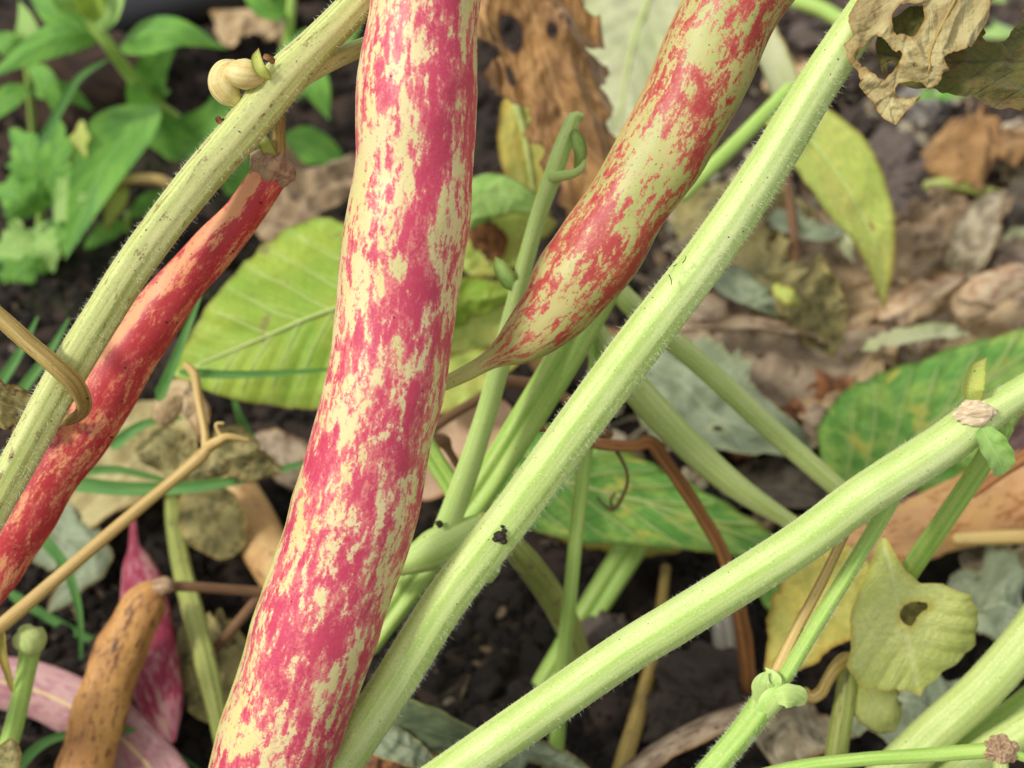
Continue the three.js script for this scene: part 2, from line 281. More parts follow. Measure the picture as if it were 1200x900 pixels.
const LEAF = {
  weed: { base: [120, 176, 58], alt: [88, 146, 44], vein: [156, 208, 112], spotAmt: -0.5, netAmt: 0.12, veinAmt: 0.5, seed: 2, mottle: 0.5 },
  weedPale: { base: [168, 204, 108], alt: [138, 186, 82], vein: [200, 222, 150], spotAmt: -0.5, netAmt: 0.15, seed: 3, mottle: 0.6 },
  lime: { base: [172, 196, 66], alt: [146, 184, 54], vein: [204, 218, 132], spotAmt: 0.36, spot: [150, 142, 80], seed: 4, netAmt: 0.3, W: 384, H: 448, mottle: 0.7, patch: 1.1 },
  bean: { base: [106, 164, 64], alt: [160, 194, 86], vein: [176, 206, 130], spotAmt: 0.5, spot: [206, 198, 84], seed: 5, netAmt: 0.3, W: 384, H: 448, patch: 2.2 },
  yellowGreen: { base: [186, 204, 92], alt: [202, 202, 100], vein: [206, 212, 140], spotAmt: 0.14, spot: [156, 112, 50], seed: 6, netAmt: 0.2, patch: 0.8 },
  yellow: { base: [206, 190, 92], alt: [172, 172, 84], vein: [214, 204, 130], spotAmt: 0.2, spot: [146, 104, 56], seed: 7 },
  pale: { base: [206, 208, 160], alt: [190, 200, 138], vein: [220, 220, 180], spotAmt: 0.08, spot: [130, 120, 90], seed: 8, netAmt: 0.15, patch: 0.7 },
  brown: { base: [176, 136, 84], alt: [126, 92, 54], vein: [184, 144, 94], spotAmt: 0.36, spot: [74, 48, 24], seed: 9, patch: 1.3 },
  deepGreen: { base: [92, 106, 70], alt: [66, 78, 50], vein: [120, 128, 90], spotAmt: 0.15, spot: [60, 58, 40], seed: 26, patch: 1.4 },
  blush: { base: [208, 184, 148], alt: [176, 138, 104], vein: [226, 208, 178], spotAmt: 0.2, spot: [128, 92, 64], seed: 27, patch: 1.4 },
  gold: { base: [190, 144, 84], alt: [132, 94, 52], vein: [206, 164, 106], spotAmt: 0.4, spot: [96, 64, 34], seed: 24, patch: 1.3, netAmt: 0.5 },
  paleLime: { base: [218, 224, 134], alt: [202, 212, 110], vein: [222, 226, 160], spotAmt: 0.04, spot: [170, 140, 70], seed: 25, netAmt: 0.2, patch: 0.8, W: 384, H: 448 },
  tan: { base: [206, 180, 138], alt: [160, 130, 90], vein: [212, 190, 150], spotAmt: 0.36, spot: [100, 78, 50], seed: 10, patch: 1.2 },
  grey: { base: [176, 164, 134], alt: [122, 108, 82], vein: [190, 178, 150], spotAmt: 0.42, spot: [84, 72, 54], seed: 11, patch: 1.6 },
  greyGreen: { base: [150, 160, 128], alt: [118, 130, 98], vein: [184, 190, 160], spotAmt: 0.12, spot: [74, 74, 56], seed: 12, patch: 1.3 },
  pinkBrown: { base: [182, 163, 134], alt: [122, 102, 80], vein: [198, 170, 146], spotAmt: 0.4, spot: [92, 64, 46], seed: 13, patch: 1.5 },
  olive: { base: [166, 154, 98], alt: [110, 104, 62], vein: [184, 170, 116], spotAmt: 0.42, spot: [76, 62, 36], seed: 14, patch: 1.5 },
  rust: { base: [150, 96, 54], alt: [98, 60, 36], vein: [176, 124, 80], spotAmt: 0.4, spot: [66, 40, 26], seed: 15, patch: 1.6 },
  salmon: { base: [222, 184, 150], alt: [204, 160, 124], vein: [228, 190, 160], spotAmt: -0.1, seed: 16, patch: 0.7 },
  parchment: { base: [190, 176, 122], alt: [152, 132, 84], vein: [212, 200, 146], spotAmt: 0.2, spot: [128, 86, 50], seed: 17, W: 640, H: 768, patch: 1.5, cells: 26, netAmt: 0.55 },
  darkOlive: { base: [94, 98, 38], alt: [116, 96, 46], vein: [70, 66, 32], spotAmt: 0.15, spot: [70, 46, 26], seed: 18, W: 384, H: 448, cells: 22, netAmt: 0.55 },
  umber: { base: [166, 142, 108], alt: [114, 92, 66], vein: [170, 148, 116], spotAmt: 0.42, spot: [62, 48, 34], seed: 22, patch: 1.6 },
  dark: { base: [96, 86, 70], alt: [70, 60, 48], vein: [120, 110, 92], spotAmt: 0.3, spot: [48, 40, 32], seed: 19, patch: 1.6 },
  grass: { base: [98, 150, 66], alt: [76, 130, 54], vein: [110, 164, 96], spotAmt: -0.5, netAmt: 0, veinAmt: 0.4, seed: 20, W: 64, H: 128 },
};
const leafMats = {};
function leafMat(kind, size = 0) {                                   // size: half width in metres; small leaves have finer relief
  const key = kind; kind = size && size < 0.009 ? kind + '_small' : kind;
  if (!leafMats[kind]) {
    const fine = kind !== key, map = fine ? leafMat(key).map : leafMap(LEAF[key]);
    const live = ['weed', 'weedPale', 'lime', 'bean', 'grass', 'yellowGreen', 'pale', 'paleLime', 'gold'].includes(key);
    leafMats[kind] = new THREE.MeshPhysicalMaterial({ map, vertexColors: true, roughness: 0.95, side: THREE.DoubleSide, transmission: key === 'bean' ? 0.15 : live ? 0.28 : 0.15, thickness: 0, clearcoat: live ? 0.25 : 0.06, clearcoatRoughness: 0.45, bumpMap: leafBump, bumpScale: fine ? 0.00002 : 0.0003 });
  }
  return leafMats[kind];
}
// a single-sheet leaf as a thing of its own, half width in layout units
function leaf(name, label, category, kind, pts, hw, o = {}, group) {
  if (category === 'dead leaf' && o.crumple >= 0.0018) o = { ...o, edge: o.edge ?? ((o.seed ?? 1) % 2 ? [1.35, 1.25, 1.1] : undefined), crumple: o.crumple * 0.95, rim: o.rim ?? 0.55, rag: (o.rag ?? 0.1) * 1.25, ragF: o.ragF ?? 10, nx: Math.max(o.nx ?? 0, 56), ny: Math.max(o.ny ?? 0, 72) };
  const d = depthOf(pts[Math.floor(pts.length / 2)]), geo = sheet({ pts, hw: hw * MPP(d), ...o });
  if (o.midrib) {
    const t = thing(name, label, category, pts[0], group); part('leaf_blade', geo, leafMat(kind, hw * MPP(d)), t);
    const mr = []; for (let k = 0; k <= 14; k++) mr.push([geo.userData.surf(0, k / 15 * 0.96, o.ribLift ?? 0.0003), lerp(0.0009, 0.00025, k / 14) * (o.ribSize ?? 1)]);
    part('midrib', body(mr, { n: 40, seg: 8 }), o.ribMat ?? M.stemPale, t);
    if (o.veins) for (let k = 0; k < 7; k++) for (const sd of [-1, 1]) {
      const ps = [], pf = typeof o.prof === 'function' ? o.prof : PROF[o.prof ?? 'ovate'];
      for (let q = 0; q <= 10; q++) { const sa = q / 10 * 0.95, tt = k / 7 + 0.02 + 0.025 * nz(k * 2.7 + sd, q * 0.25, 6) + 0.42 * Math.pow(sa, 0.85); if (tt > 0.97 || (q > 1 && sa > pf(tt, sd) * 0.88)) break; ps.push([geo.userData.surf(sd * sa, tt, (o.ribLift ?? 0.0003) * 0.3 + 0.00004 * nz(q, k * 3, sd)), lerp(0.00032, 0.00008, q / 10) * (o.ribSize ?? 1)]); }
      if (ps.length > 3) part('side_vein', body(ps, { n: 24, seg: 6 }), o.ribMat ?? M.stemPale, t);
    }
    if (o.petiole) part('petiole', body([...o.petiole.map(([p, r]) => [p, r]), [geo.userData.surf(0, 0, 0.0002), 0.001]], { n: 30, seg: 10 }), o.ribMat ?? M.stemPale, t);
    return t;
  }
  return solo(name, label, category, geo, leafMat(kind, hw * MPP(d)), pts[0], group);
}

// hairs on a stem: straight bristles standing off the surface
const hairGeo = new THREE.ConeGeometry(0.5, 1, 4, 1, true).translate(0, 0.5, 0);
function hairs(parent, geo, count, len, thick = 0.00003, t0 = 0, t1 = 1) {
  const list = [], b = baseOf.get(parent), m = new THREE.Matrix4(), q = new THREE.Quaternion();
  for (let i = 0; i < count; i++) {
    const ht = rr(t0, t1), ha = rr(-Math.PI, Math.PI); if (nz(ht * 14, Math.cos(ha) * 1.5, Math.sin(ha) * 1.5) < rr(-0.75, 0.05)) continue;
    const { p, n, T } = geo.userData.surf(ht, ha), d = n.clone().addScaledVector(T, rr(-0.5, 0.5)).add(V(rr(-0.3, 0.3), rr(-0.3, 0.3), rr(-0.3, 0.3))).normalize(), l = len * rr(0.35, 1) * (rnd() < 0.12 ? 1.5 : 1);
    q.setFromUnitVectors(SKYW, d); m.compose(p.clone().addScaledVector(T, rr(-0.0006, 0.0006)).addScaledVector(n, -0.00005), q, V(thick, l, thick)); list.push(m.clone());
  }
  copies('fine_hair', hairGeo, M.hair, list, parent, b);
}
// small dark specks of dirt stuck to a surface
const lump = (() => { const g = new THREE.IcosahedronGeometry(1, 3), p = g.attributes.position; for (let i = 0; i < p.count; i++) { const v = V().fromBufferAttribute(p, i), k = 1 + 0.5 * fbm(v.x * 1.1 + 3, v.y * 1.1, v.z * 1.1, 3) - 0.2 * Math.abs(nz(v.x * 2.4, v.y * 2.4, v.z * 2.4 + 5)) + 0.1 * nz(v.x * 5, v.y * 5, v.z * 5); p.setXYZ(i, v.x * k, v.y * k, v.z * k); } g.computeVertexNormals(); return g; })();
function specks(parent, geo, count, size, aw = 1.4) {
  const list = [], b = baseOf.get(parent);
  for (let i = 0; i < count; i++) { const { p } = geo.userData.surf(rnd(), rr(-aw, aw)), s = size * rr(0.5, 1.3); list.push(new THREE.Matrix4().compose(p, new THREE.Quaternion().setFromEuler(new THREE.Euler(rnd() * 6, rnd() * 6, rnd() * 6)), V(s, s * rr(0.5, 1), s * rr(0.5, 1.6)))); }
  copies('dirt_speck', lump, M.speck, list, parent, b);
}
const ridged = (k = 0.035, n = 5, ph = 0) => (a) => 1 + k * Math.cos(n * a + ph) + k * 0.5 * Math.cos(9 * a + 1 + ph);
const channelled = (a) => 1 - 0.42 * Math.exp(-((a / 0.42) ** 2));

// ---------------------------------------------------------------- the ground
const soilH = (x, z) => 0.006 * fbm(x * 18, z * 18, 1.5, 3) + 0.0035 * (0.5 - Math.abs(nz(x * 75, z * 75, 3))) + 0.0016 * fbm(x * 190, z * 190, 5, 3) - 0.001;
{
  const n = 420, pos = [], uv = [], idx = [], warp = (u) => 0.36 * u + Math.sign(u) * 40 * Math.max(0, Math.abs(u) - 0.88) ** 2;
  for (let j = 0; j <= n; j++) for (let i = 0; i <= n; i++) { const x = warp(i / n * 2 - 1), z = warp(j / n * 2 - 1) - 0.25; pos.push(x, soilH(x, z), z); uv.push(x / 0.7 + 0.5, -z / 0.7 + 0.1); }
  for (let j = 0; j < n; j++) for (let i = 0; i < n; i++) { const a = j * (n + 1) + i, b = a + 1, c = a + n + 1, d = c + 1; idx.push(a, c, b, b, c, d); }
  const g = new THREE.BufferGeometry(); g.setAttribute('position', new THREE.Float32BufferAttribute(pos, 3)); g.setAttribute('uv', new THREE.Float32BufferAttribute(uv, 2)); g.setIndex(idx); g.computeVertexNormals();
  const map = bake(1024, 1024, (u, v) => {
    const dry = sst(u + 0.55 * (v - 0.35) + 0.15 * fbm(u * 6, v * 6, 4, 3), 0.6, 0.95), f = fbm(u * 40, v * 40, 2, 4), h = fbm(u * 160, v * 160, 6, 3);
    let c = mix3([50, 38, 29], [108, 91, 76], dry * 0.85); const k = 1 + 0.35 * f + 0.3 * h; c = [c[0] * k, c[1] * k, c[2] * k];  // canopy shade put into the dark soil tone; paler dry earth upper right
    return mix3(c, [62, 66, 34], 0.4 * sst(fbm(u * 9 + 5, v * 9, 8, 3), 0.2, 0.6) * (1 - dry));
  }, true, THREE.MirroredRepeatWrapping);
  const bump = bake(512, 512, (u, v) => { const s = 128 + 90 * fbm(u * 70, v * 70, 2, 4); return [s, s, s]; }, false, THREE.MirroredRepeatWrapping);
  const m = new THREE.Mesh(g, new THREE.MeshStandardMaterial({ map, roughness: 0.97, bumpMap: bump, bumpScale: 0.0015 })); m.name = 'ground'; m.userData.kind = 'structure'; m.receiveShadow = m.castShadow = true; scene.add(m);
}
M.clod = new THREE.MeshStandardMaterial({ color: 0xffffff, roughness: 0.98, bumpMap: rep(grainBump, 4, 4), bumpScale: 0.001 });
{ // crumbs of soil, uncountable
  const list = [], cols = [];
  for (let i = 0; i < 9000; i++) {
    const px = rr(-60, 1260), py = rr(-80, 980), p = G(px, py, 0), big = rnd() < 0.1, s = big ? rr(0.0015, 0.0038) : rr(0.0004, 0.0016);
    p.y = soilH(p.x, p.z) + s * 0.25;
    list.push(new THREE.Matrix4().compose(p, new THREE.Quaternion().setFromEuler(new THREE.Euler(rnd() * 6, rnd() * 6, rnd() * 6)), V(s, s * rr(0.6, 0.9), s * rr(0.7, 1.2))));
    const dry = sst(px / 1200 - 0.9 * (py / 900) + rr(-0.2, 0.2), 0.28, 0.62), c = mix3([0.032, 0.022, 0.015], [0.13, 0.098, 0.08], dry), k = rr(0.7, 1.4);  // crumbs carry the same painted shade, fading to pale earth upper right
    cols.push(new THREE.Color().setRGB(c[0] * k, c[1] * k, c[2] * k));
  }
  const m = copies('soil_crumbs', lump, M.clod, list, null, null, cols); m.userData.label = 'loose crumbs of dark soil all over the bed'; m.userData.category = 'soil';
}
const clodGeo = (sd) => { const g = new THREE.IcosahedronGeometry(1, 14), p = g.attributes.position; for (let i = 0; i < p.count; i++) { const v = V().fromBufferAttribute(p, i), w = 0.3 * nz(v.x * 2 + sd, v.y * 2, v.z * 2), k = 1 + 0.55 * fbm(v.x * 0.9 + sd, v.y * 0.9 + w, v.z * 0.9, 3) - 0.35 * Math.abs(nz(v.x * 2.2 + sd + w, v.y * 2.2, v.z * 2.2)) + 0.16 * fbm(v.x * 5 + sd, v.y * 5, v.z * 5, 4); p.setXYZ(i, v.x * k, v.y * k, v.z * k); } return mergeVertices(g.deleteAttribute('normal').deleteAttribute('uv')); };
const clodMat = [[0.13, 0.1, 0.083], [0.06, 0.044, 0.034], [0.24, 0.215, 0.19]].map((c) => new THREE.MeshStandardMaterial({ color: new THREE.Color(...c), roughness: 0.97 }));
function clod(label, px, py, r, k = 0, group) {
  const p = G(px, py, r * 0.35), s = r * rr(0.9, 1.1);
  const g = clodGeo(px * 0.37 + py).applyMatrix4(new THREE.Matrix4().compose(p, new THREE.Quaternion().setFromEuler(new THREE.Euler(rnd() * 6, rnd() * 6, rnd() * 6)), V(s * rr(0.9, 1.3), s * rr(0.7, 0.9), s)));
  g.computeVertexNormals();
  solo('soil_clod', label, 'clod', g, clodMat[k], p, group);
}
for (const [label, x, y, r, k] of [
  ['grey clod right of the thick stem, level with the start of the drooping leaf', 1000, 150, 0.006, 1], ['grey brown clod below the tip of the holey leaf', 1045, 195, 0.009, 0], ['largest purplish grey clod left of the brown crinkled leaf', 1078, 225, 0.010, 0], ['dark clod just above the brown crinkled leaf', 1105, 160, 0.007, 1],
  ['brownish clod at the top edge just right of the curved pod', 960, 45, 0.009, 0], ['dark clod touching the left rim of the holey leaf', 990, 100, 0.007, 1], ['dark clod between the curved pod and the whitish stone', 905, 40, 0.006, 1], ['dark clod right of the pair of seed leaves', 1160, 128, 0.007, 1],
  ['grey clod under the middle of the drooping yellow green leaf edge', 1045, 262, 0.008, 0], ['clod under the short green stalk at the right', 1125, 245, 0.007, 0], ['grey clod at the right edge beside the bleached leaf scrap', 1175, 285, 0.007, 0], ['dark brown clod behind the curved pod, beside its pale stalk', 870, 155, 0.007, 1]]) clod(label, x, y, r, k);
clod('pale grey stone behind the tip of the holey dry leaf', 1085, 128, 0.008, 2);
clod('pale whitish stone beside the top end of the thick diagonal stem', 938, 12, 0.006, 2);
clod('rough brown clod of soil under the lower right of the low slanting stem', 832, 800, 0.009, 1);
clod('reddish brown clod of soil between the crossing stems in the lower middle', 705, 745, 0.007, 0);
clod('dark soil clod beside the dry strap leaf at the bottom', 790, 835, 0.008, 1);

// ---------------------------------------------------------------- the three speckled pods
function pod(label, pts, map, o, extra) {
  const P = path(pts), g = body(P, o), t = thing('bean_pod', label, 'bean pod', P[0][0]);
  part('pod_shell', g, podMat(map, o.mat), t); extra?.(t, g); return t;
}
const CREAM = [228, 211, 156], CREAM2 = [216, 206, 138], RED = [200, 58, 90], RED2 = [220, 118, 116];
pod('large pink and cream streaked bean pod hanging left of centre, the widest pod',
  [[505, -70, .152, 63], [498, 0, .153, 64], [489, 100, .1545, 70], [485, 190, .156, 70], [479, 250, .157, 72], [471, 300, .158, 71], [462, 380, .159, 70], [452, 450, .160, 69], [436, 510, .161, 70], [416, 600, .163, 71], [384, 700, .165, 71], [350, 800, .167, 70], [316, 900, .169, 66], [288, 980, .171, 58]],
  podMap({ W: 640, H: 2048, circ: 52, len: 126, seed: 1.3, low: 0.8, thr: -0.07, cream: CREAM, cream2: CREAM2, red: RED, red2: RED2,
    hints: [[.40, .2, .07, .05, -.8], [.36, .27, .08, .05, -.6], [.55, .2, .06, .1, .6], [.60, .12, .04, .12, .45], [.36, .37, .07, .04, -.7], [.52, .36, .07, .07, .6], [.56, .47, .06, .06, .45], [.42, .47, .05, .04, -.5], [.46, .59, .05, .05, -.5], [.58, .58, .05, .06, .4], [.40, .55, .06, .03, .5], [.50, .72, .12, .06, .6], [.44, .86, .1, .03, -.6], [.55, .84, .05, .06, .35], [.42, .78, .06, .03, .5], [.47, .93, .08, .03, .4], [.42, .06, .08, .04, -.3], [.50, .03, .05, .04, .5]],
    sutures: [[.265, .022, .85, [206, 212, 112], .55, 1.1], [.74, .01, .7, [226, 206, 150]]] }),
  { n: 190, seg: 72, wob: 0.02, seed: 2, shape: (a, t) => 1 + (0.02 + 0.014 * nz(t * 9, 4, 2)) * Math.sin(t * 44 + 0.6) * Math.cos(a * 0.5) + 0.025 * fbm(Math.cos(a) * 1.2 + 7, t * 14, Math.sin(a) * 1.2, 3) + (t > 0.5 ? 0.05 * Math.exp(-(((a + 1.48) / 0.1) ** 2)) * sst(t, 0.5, 0.7) : 0) + 0.025 * Math.exp(-(((a - 1.5) / 0.08) ** 2)) },
  (t, g) => {
    specks(t, g, 18, 0.0001);
    const cont = (pts) => part('pod_end', body(path(pts), { n: 40, seg: 60 }), t.children[0].material, t);
    cont([[289, 976, .171, 58], [278, 1005, .172, 52], [266, 1040, .174, 36], [256, 1068, .176, 16], [248, 1092, .178, 6], [242, 1112, .18, 3]]);
    cont([[505, -66, .152, 63], [508, -100, .1517, 60], [512, -140, .1512, 48], [516, -168, .151, 30], [519, -186, .151, 14]]);
    part('pedicel', body(path([[518, -180, .151, 13], [526, -210, .151, 10], [548, -225, .1515, 9], [575, -150, .154, 9]]), { n: 40, seg: 18, vlen: 0.06 }), M.stemB, t);
  });
pod('curved red and greenish cream speckled pod right of centre, tailing behind the large pod',
  [[912, -75, .160, 57], [862, 0, .161, 57], [817, 97, .163, 56], [783, 165, .164, 53], [742, 230, .165, 50], [705, 288, .166, 51], [673, 330, .167, 49], [646, 366, .168, 41], [611, 399, .169, 29], [577, 420, .170, 12.5], [545, 438, .171, 9.5], [505, 456, .172, 8], [470, 468, .173, 7]],
  podMap({ W: 512, H: 1280, circ: 40, len: 88, seed: 5.1, low: 0.6, tip: [206, 208, 124], thr: 0.05, grain: 1.35, cream: [198, 186, 120], cream2: [170, 178, 102], red: [178, 56, 58], red2: [192, 102, 80], specks: 1,
    hints: [[.5, .43, .12, .06, -.5], [.42, .55, .08, .07, .6], [.4, .3, .05, .06, .5], [.55, .32, .1, .05, .4], [.56, .16, .1, .07, .4], [.47, .2, .05, .04, -.5], [.36, .36, .06, .05, -.4], [.5, .92, .5, .1, -1.2], [.5, .66, .1, .05, -.3], [.62, .6, .06, .1, .5]], sutures: [[.275, .03, .8, [218, 190, 112]], [.73, .012, .5, [214, 170, 120]]] }),
  { n: 130, seg: 60, wob: 0.03, seed: 6, shape: (a, t) => 1 + 0.022 * Math.sin(t * 36) * (t < 0.6 ? 1 : 0.2) + 0.025 * fbm(Math.cos(a) * 1.2 + 3, t * 11, Math.sin(a) * 1.2, 3) },
  (t, g) => {
    specks(t, g, 16, 0.00009);
    part('pod_end', body(path([[911, -72, .160, 57], [924, -105, .1597, 54], [940, -145, .159, 44], [954, -175, .1585, 26], [962, -195, .158, 12]]), { n: 40, seg: 50 }), t.children[0].material, t);
    part('pedicel', body(path([[960, -190, .158, 12], [975, -222, .157, 9], [1010, -235, .154, 9], [1160, -215, .147, 9]]), { n: 40, seg: 18, vlen: 0.06 }), M.stemA, t);
  });
const podLeft = pod('slender deep red pod on the left, hanging behind the hairy stem from a short stalk',
  [[321, 199, .1655, 18.5], [311, 213, .166, 19.5], [283, 253, .168, 22], [250, 291, .170, 24.5], [211, 334, .172, 26.5], [175, 382, .173, 30], [142, 429, .174, 33], [107, 490, .175, 34], [70, 542, .176, 31], [38, 596, .177, 30], [15, 638, .178, 28], [0, 674, .178, 22], [-11, 706, .178, 11], [-15, 724, .178, 4]],
  podMap({ W: 384, H: 1280, circ: 32, len: 90, seed: 8.4, thr: -0.2, grain: 1.5, cream: [232, 164, 112], cream2: [224, 142, 92], red: [186, 46, 54], red2: [210, 96, 84], specks: 1,
    hints: [[.42, .04, .1, .08, -1.6], [.58, .08, .05, .09, .8], [.56, .14, .06, .09, .7], [.41, .2, .05, .16, -1.3], [.42, .42, .03, .1, -.8], [.62, .3, .1, .2, .5], [.55, .42, .1, .1, .5], [.45, .62, .09, .08, -.35], [.5, .85, .3, .12, .5]], sutures: [[.3, .06, .8, [224, 98, 126], .12, .62], [.425, .045, .75, [232, 164, 108], 0.02, .45]] }),
  { n: 130, seg: 52, wob: 0.05, seed: 3, flat: 0.85, shape: (a, t) => 1 + 0.022 * Math.sin(t * 40 + 1) + 0.1 * Math.exp(-(((a + 0.95) / 0.3) ** 2)) + 0.07 * Math.exp(-(((a - 1.7) / 0.3) ** 2)) },
  (t, g) => {
    specks(t, g, 22, 0.00016);
    const cx = []; for (let i = 0; i < 40; i++) cx.push(0);
    // torn papery calyx collar round the neck
    const c0 = D(326, 186, .1655), ax = D(311, 214, .166).sub(c0).normalize();
    part('calyx', body([[c0.clone().addScaledVector(ax, -0.0006), 0.0012], [c0.clone().addScaledVector(ax, 0.0001), 0.0028], [c0.clone().addScaledVector(ax, 0.0012), 0.0033], [c0.clone().addScaledVector(ax, 0.0022), 0.0028]], { n: 14, seg: 40, shape: (a, s) => 1 + 0.14 * Math.sin(a * 5 + 1) * s + 0.08 * nz(Math.cos(a) * 3, s * 4, Math.sin(a) * 3), cap: true }), M.calyx ??= stemMat(stemMap({ pale: [190, 160, 124], green: [132, 102, 76], seed: 31, W: 128, H: 128, dirt: 0.35, brown: [86, 56, 44] }), { roughness: 0.8 }), t);
  });

// ---------------------------------------------------------------- foreground stems
{ // hairy stem at the upper left
  const P = path([[700, -240, .150, 17], [570, -135, .156, 18], [470, -60, .158, 19], [420, 2, .158, 20], [372, 52, .158, 21], [333, 92, .158, 25], [290, 145, .158, 24], [230, 215, .159, 23], [165, 300, .16, 22], [120, 370, .161, 22], [70, 452, .162, 22], [20, 545, .163, 21], [-40, 650, .164, 21], [-110, 770, .175, 21], [-170, 880, .205, 20], [-200, 950, .236, 18]]);
  const t = thing('bean_vine', 'dirty hairy bean stem across the upper left corner, carrying two dry buds', 'bean stem', P[0][0]);
  const g = body(P, { n: 220, seg: 44, shape: ridged(0.05, 4, 0.8), vlen: 0.06, wob: 0.03, seed: 3 });
  part('stalk', g, M.stemB, t); hairs(t, g, 14000, 0.00085, 0.00004); specks(t, g, 90, 0.0001);
  part('side_branch', body(path([[345, 95, .159, 13], [375, 78, .160, 12], [405, 64, .162, 11], [440, 50, .165, 10], [500, 30, .170, 10]]), { n: 40, seg: 24, vlen: 0.06, shape: ridged(0.04) }), M.stemB, t);
  const budM = stemMat(stemMap({ pale: [232, 216, 152], green: [206, 180, 106], seed: 33, W: 128, H: 128, dirt: 0.2, brown: [170, 130, 80] }));
  part('bud', body(path([[276, 80, .1575, 11], [266, 86, .157, 17], [263, 98, .157, 19], [268, 110, .1572, 16], [276, 118, .1575, 9]]), { n: 40, seg: 26, wob: 0.06 }), budM, t);
  part('bud', body(path([[308, 88, .156, 10], [299, 88, .1553, 15], [287, 87, .1548, 18], [277, 85, .155, 15], [270, 83, .1555, 8]]), { n: 30, seg: 24, wob: 0.05, seed: 5 }), budM, t);
  part('bract', sheet({ pts: [D(318, 94, .1545), D(306, 82, .1535), D(301, 68, .154), D(303, 56, .155)], hw: 9 * MPP(.155), prof: 'lance', cup: 1.2, nx: 12, ny: 20, rag: 0.05, edgeW: 0.0004 }), leafMat('yellowGreen', 0.003), t);
  part('bract', sheet({ pts: [D(322, 74, .1545), D(314, 68, .1535), D(308, 66, .1535)], hw: 6 * MPP(.155), prof: 'blunt', cup: 1.5, nx: 10, ny: 14, edgeW: 0.0005 }), leafMat('brown', 0.003), t);
  part('pedicel', body(path([[322, 110, .161, 8], [326, 130, .1635, 7.5], [327, 155, .165, 7.5], [327, 190, .1655, 9]]), { n: 30, seg: 18, vlen: 0.06, wob: 0.06 }), M.tendril, t);
  part('bract', sheet({ pts: [D(322, 188, .164), D(316, 178, .1635), D(308, 164, .1635), D(299, 162, .164)], hw: 9 * MPP(.164), prof: 'blunt', cup: 0.9, nx: 14, ny: 18, rag: 0.1, edge: [0.6, 0.4, 0.25], edgeW: 0.0004 }), leafMat('yellowGreen', 0.003), t);
  part('bract', sheet({ pts: [D(268, 143, .1575), D(258, 142, .157), D(255, 135, .157)], hw: 5 * MPP(.157), prof: 'blunt', cup: 1, nx: 8, ny: 10, crumple: 0.0002, crF: 900 }), leafMat('rust', 0.003), t);
}
{ // withered tendril hooked round that stem
  const P = path([[-260, 190, .166, 6.72], [-140, 270, .160, 7.56], [-40, 338, .1575, 8.32], [0, 372, .157, 9.45], [35, 404, .1565, 9.83], [65, 430, .1565, 10.58], [88, 452, .1585, 10.58], [98, 472, .1625, 9.07], [92, 487, .1665, 6.80], [72, 494, .169, 6.05], [50, 488, .1695, 4.54]]);
  const t = thing('dry_petiole', 'withered brownish leaf stalk hooked around the hairy stem at the left edge', 'leaf stalk', P[0][0]);
  const g = body(P, { n: 80, seg: 30, shape: ridged(0.1, 3), vlen: 0.06, wob: 0.16 });
  part('stalk', g, M.tendril, t); specks(t, g, 16, 0.00016); hairs(t, g, 400, 0.0005);
}
leaf('dead_leaf', 'torn scrap of dry brown leaf at the left edge under the hooked stalk', 'dead leaf', 'olive', [D(-45, 440, .166), D(-5, 470, .167), D(32, 492, .169), D(20, 512, .170)], 26, { crumple: 0.0009, crF: 200, seed: 4, rag: 0.3, prof: 'blunt' });
{ // the thick diagonal stem through the middle
  const P = path([[1270, -370, .135, 21], [1170, -215, .146, 23], [1085, -80, .150, 24], [1022, 5, .151, 23], [958, 100, .153, 24], [897, 200, .156, 25], [829, 300, .158, 26], [752, 400, .160, 27], [677, 500, .163, 26], [603, 600, .166, 25], [525, 700, .169, 25], [462, 800, .172, 25], [412, 875, .174, 25], [365, 945, .176, 24], [310, 1020, .19, 23], [275, 1080, .222, 21]]);
  const t = thing('bean_vine', 'thick pale green hairy stem running diagonally through the middle of the picture', 'bean stem', P[0][0]);
  const g = body(P, { n: 280, seg: 52, shape: ridged(0.035, 4, 1.1), vlen: 0.06, wob: 0.012, seed: 1 });
  part('stalk', g, M.stemA, t); hairs(t, g, 17000, 0.0008, 0.00004); specks(t, g, 40, 0.00008);
  part('dirt_fibre', mergeGeometries([[787, 302, 784, 312], [789, 312, 793, 309], [784, 322, 787, 334], [800, 308, 804, 300], [782, 316, 776, 312]].map(([x0, y0, x1, y1]) => body([[D(x0, y0, .1542), 0.00007], [D((x0 + x1) / 2 + 1, (y0 + y1) / 2, .1538), 0.00006], [D(x1, y1, .1542), 0.00004]], { n: 8, seg: 6 }))), M.speck, t);
  const q = D(586, 628, .1628); part('dirt_crumb', mergeGeometries([[0, 0, 9], [-5, 4, 5], [4, 6, 6], [5, -6, 4], [3, -11, 3]].map(([x, y, r]) => lump.clone().scale(r * MPP(.163) * 0.8, r * MPP(.163) * 0.7, r * MPP(.163) * 0.6).translate(...D(586 + x, 628 + y, .1632).toArray()))), M.speck, t);
}
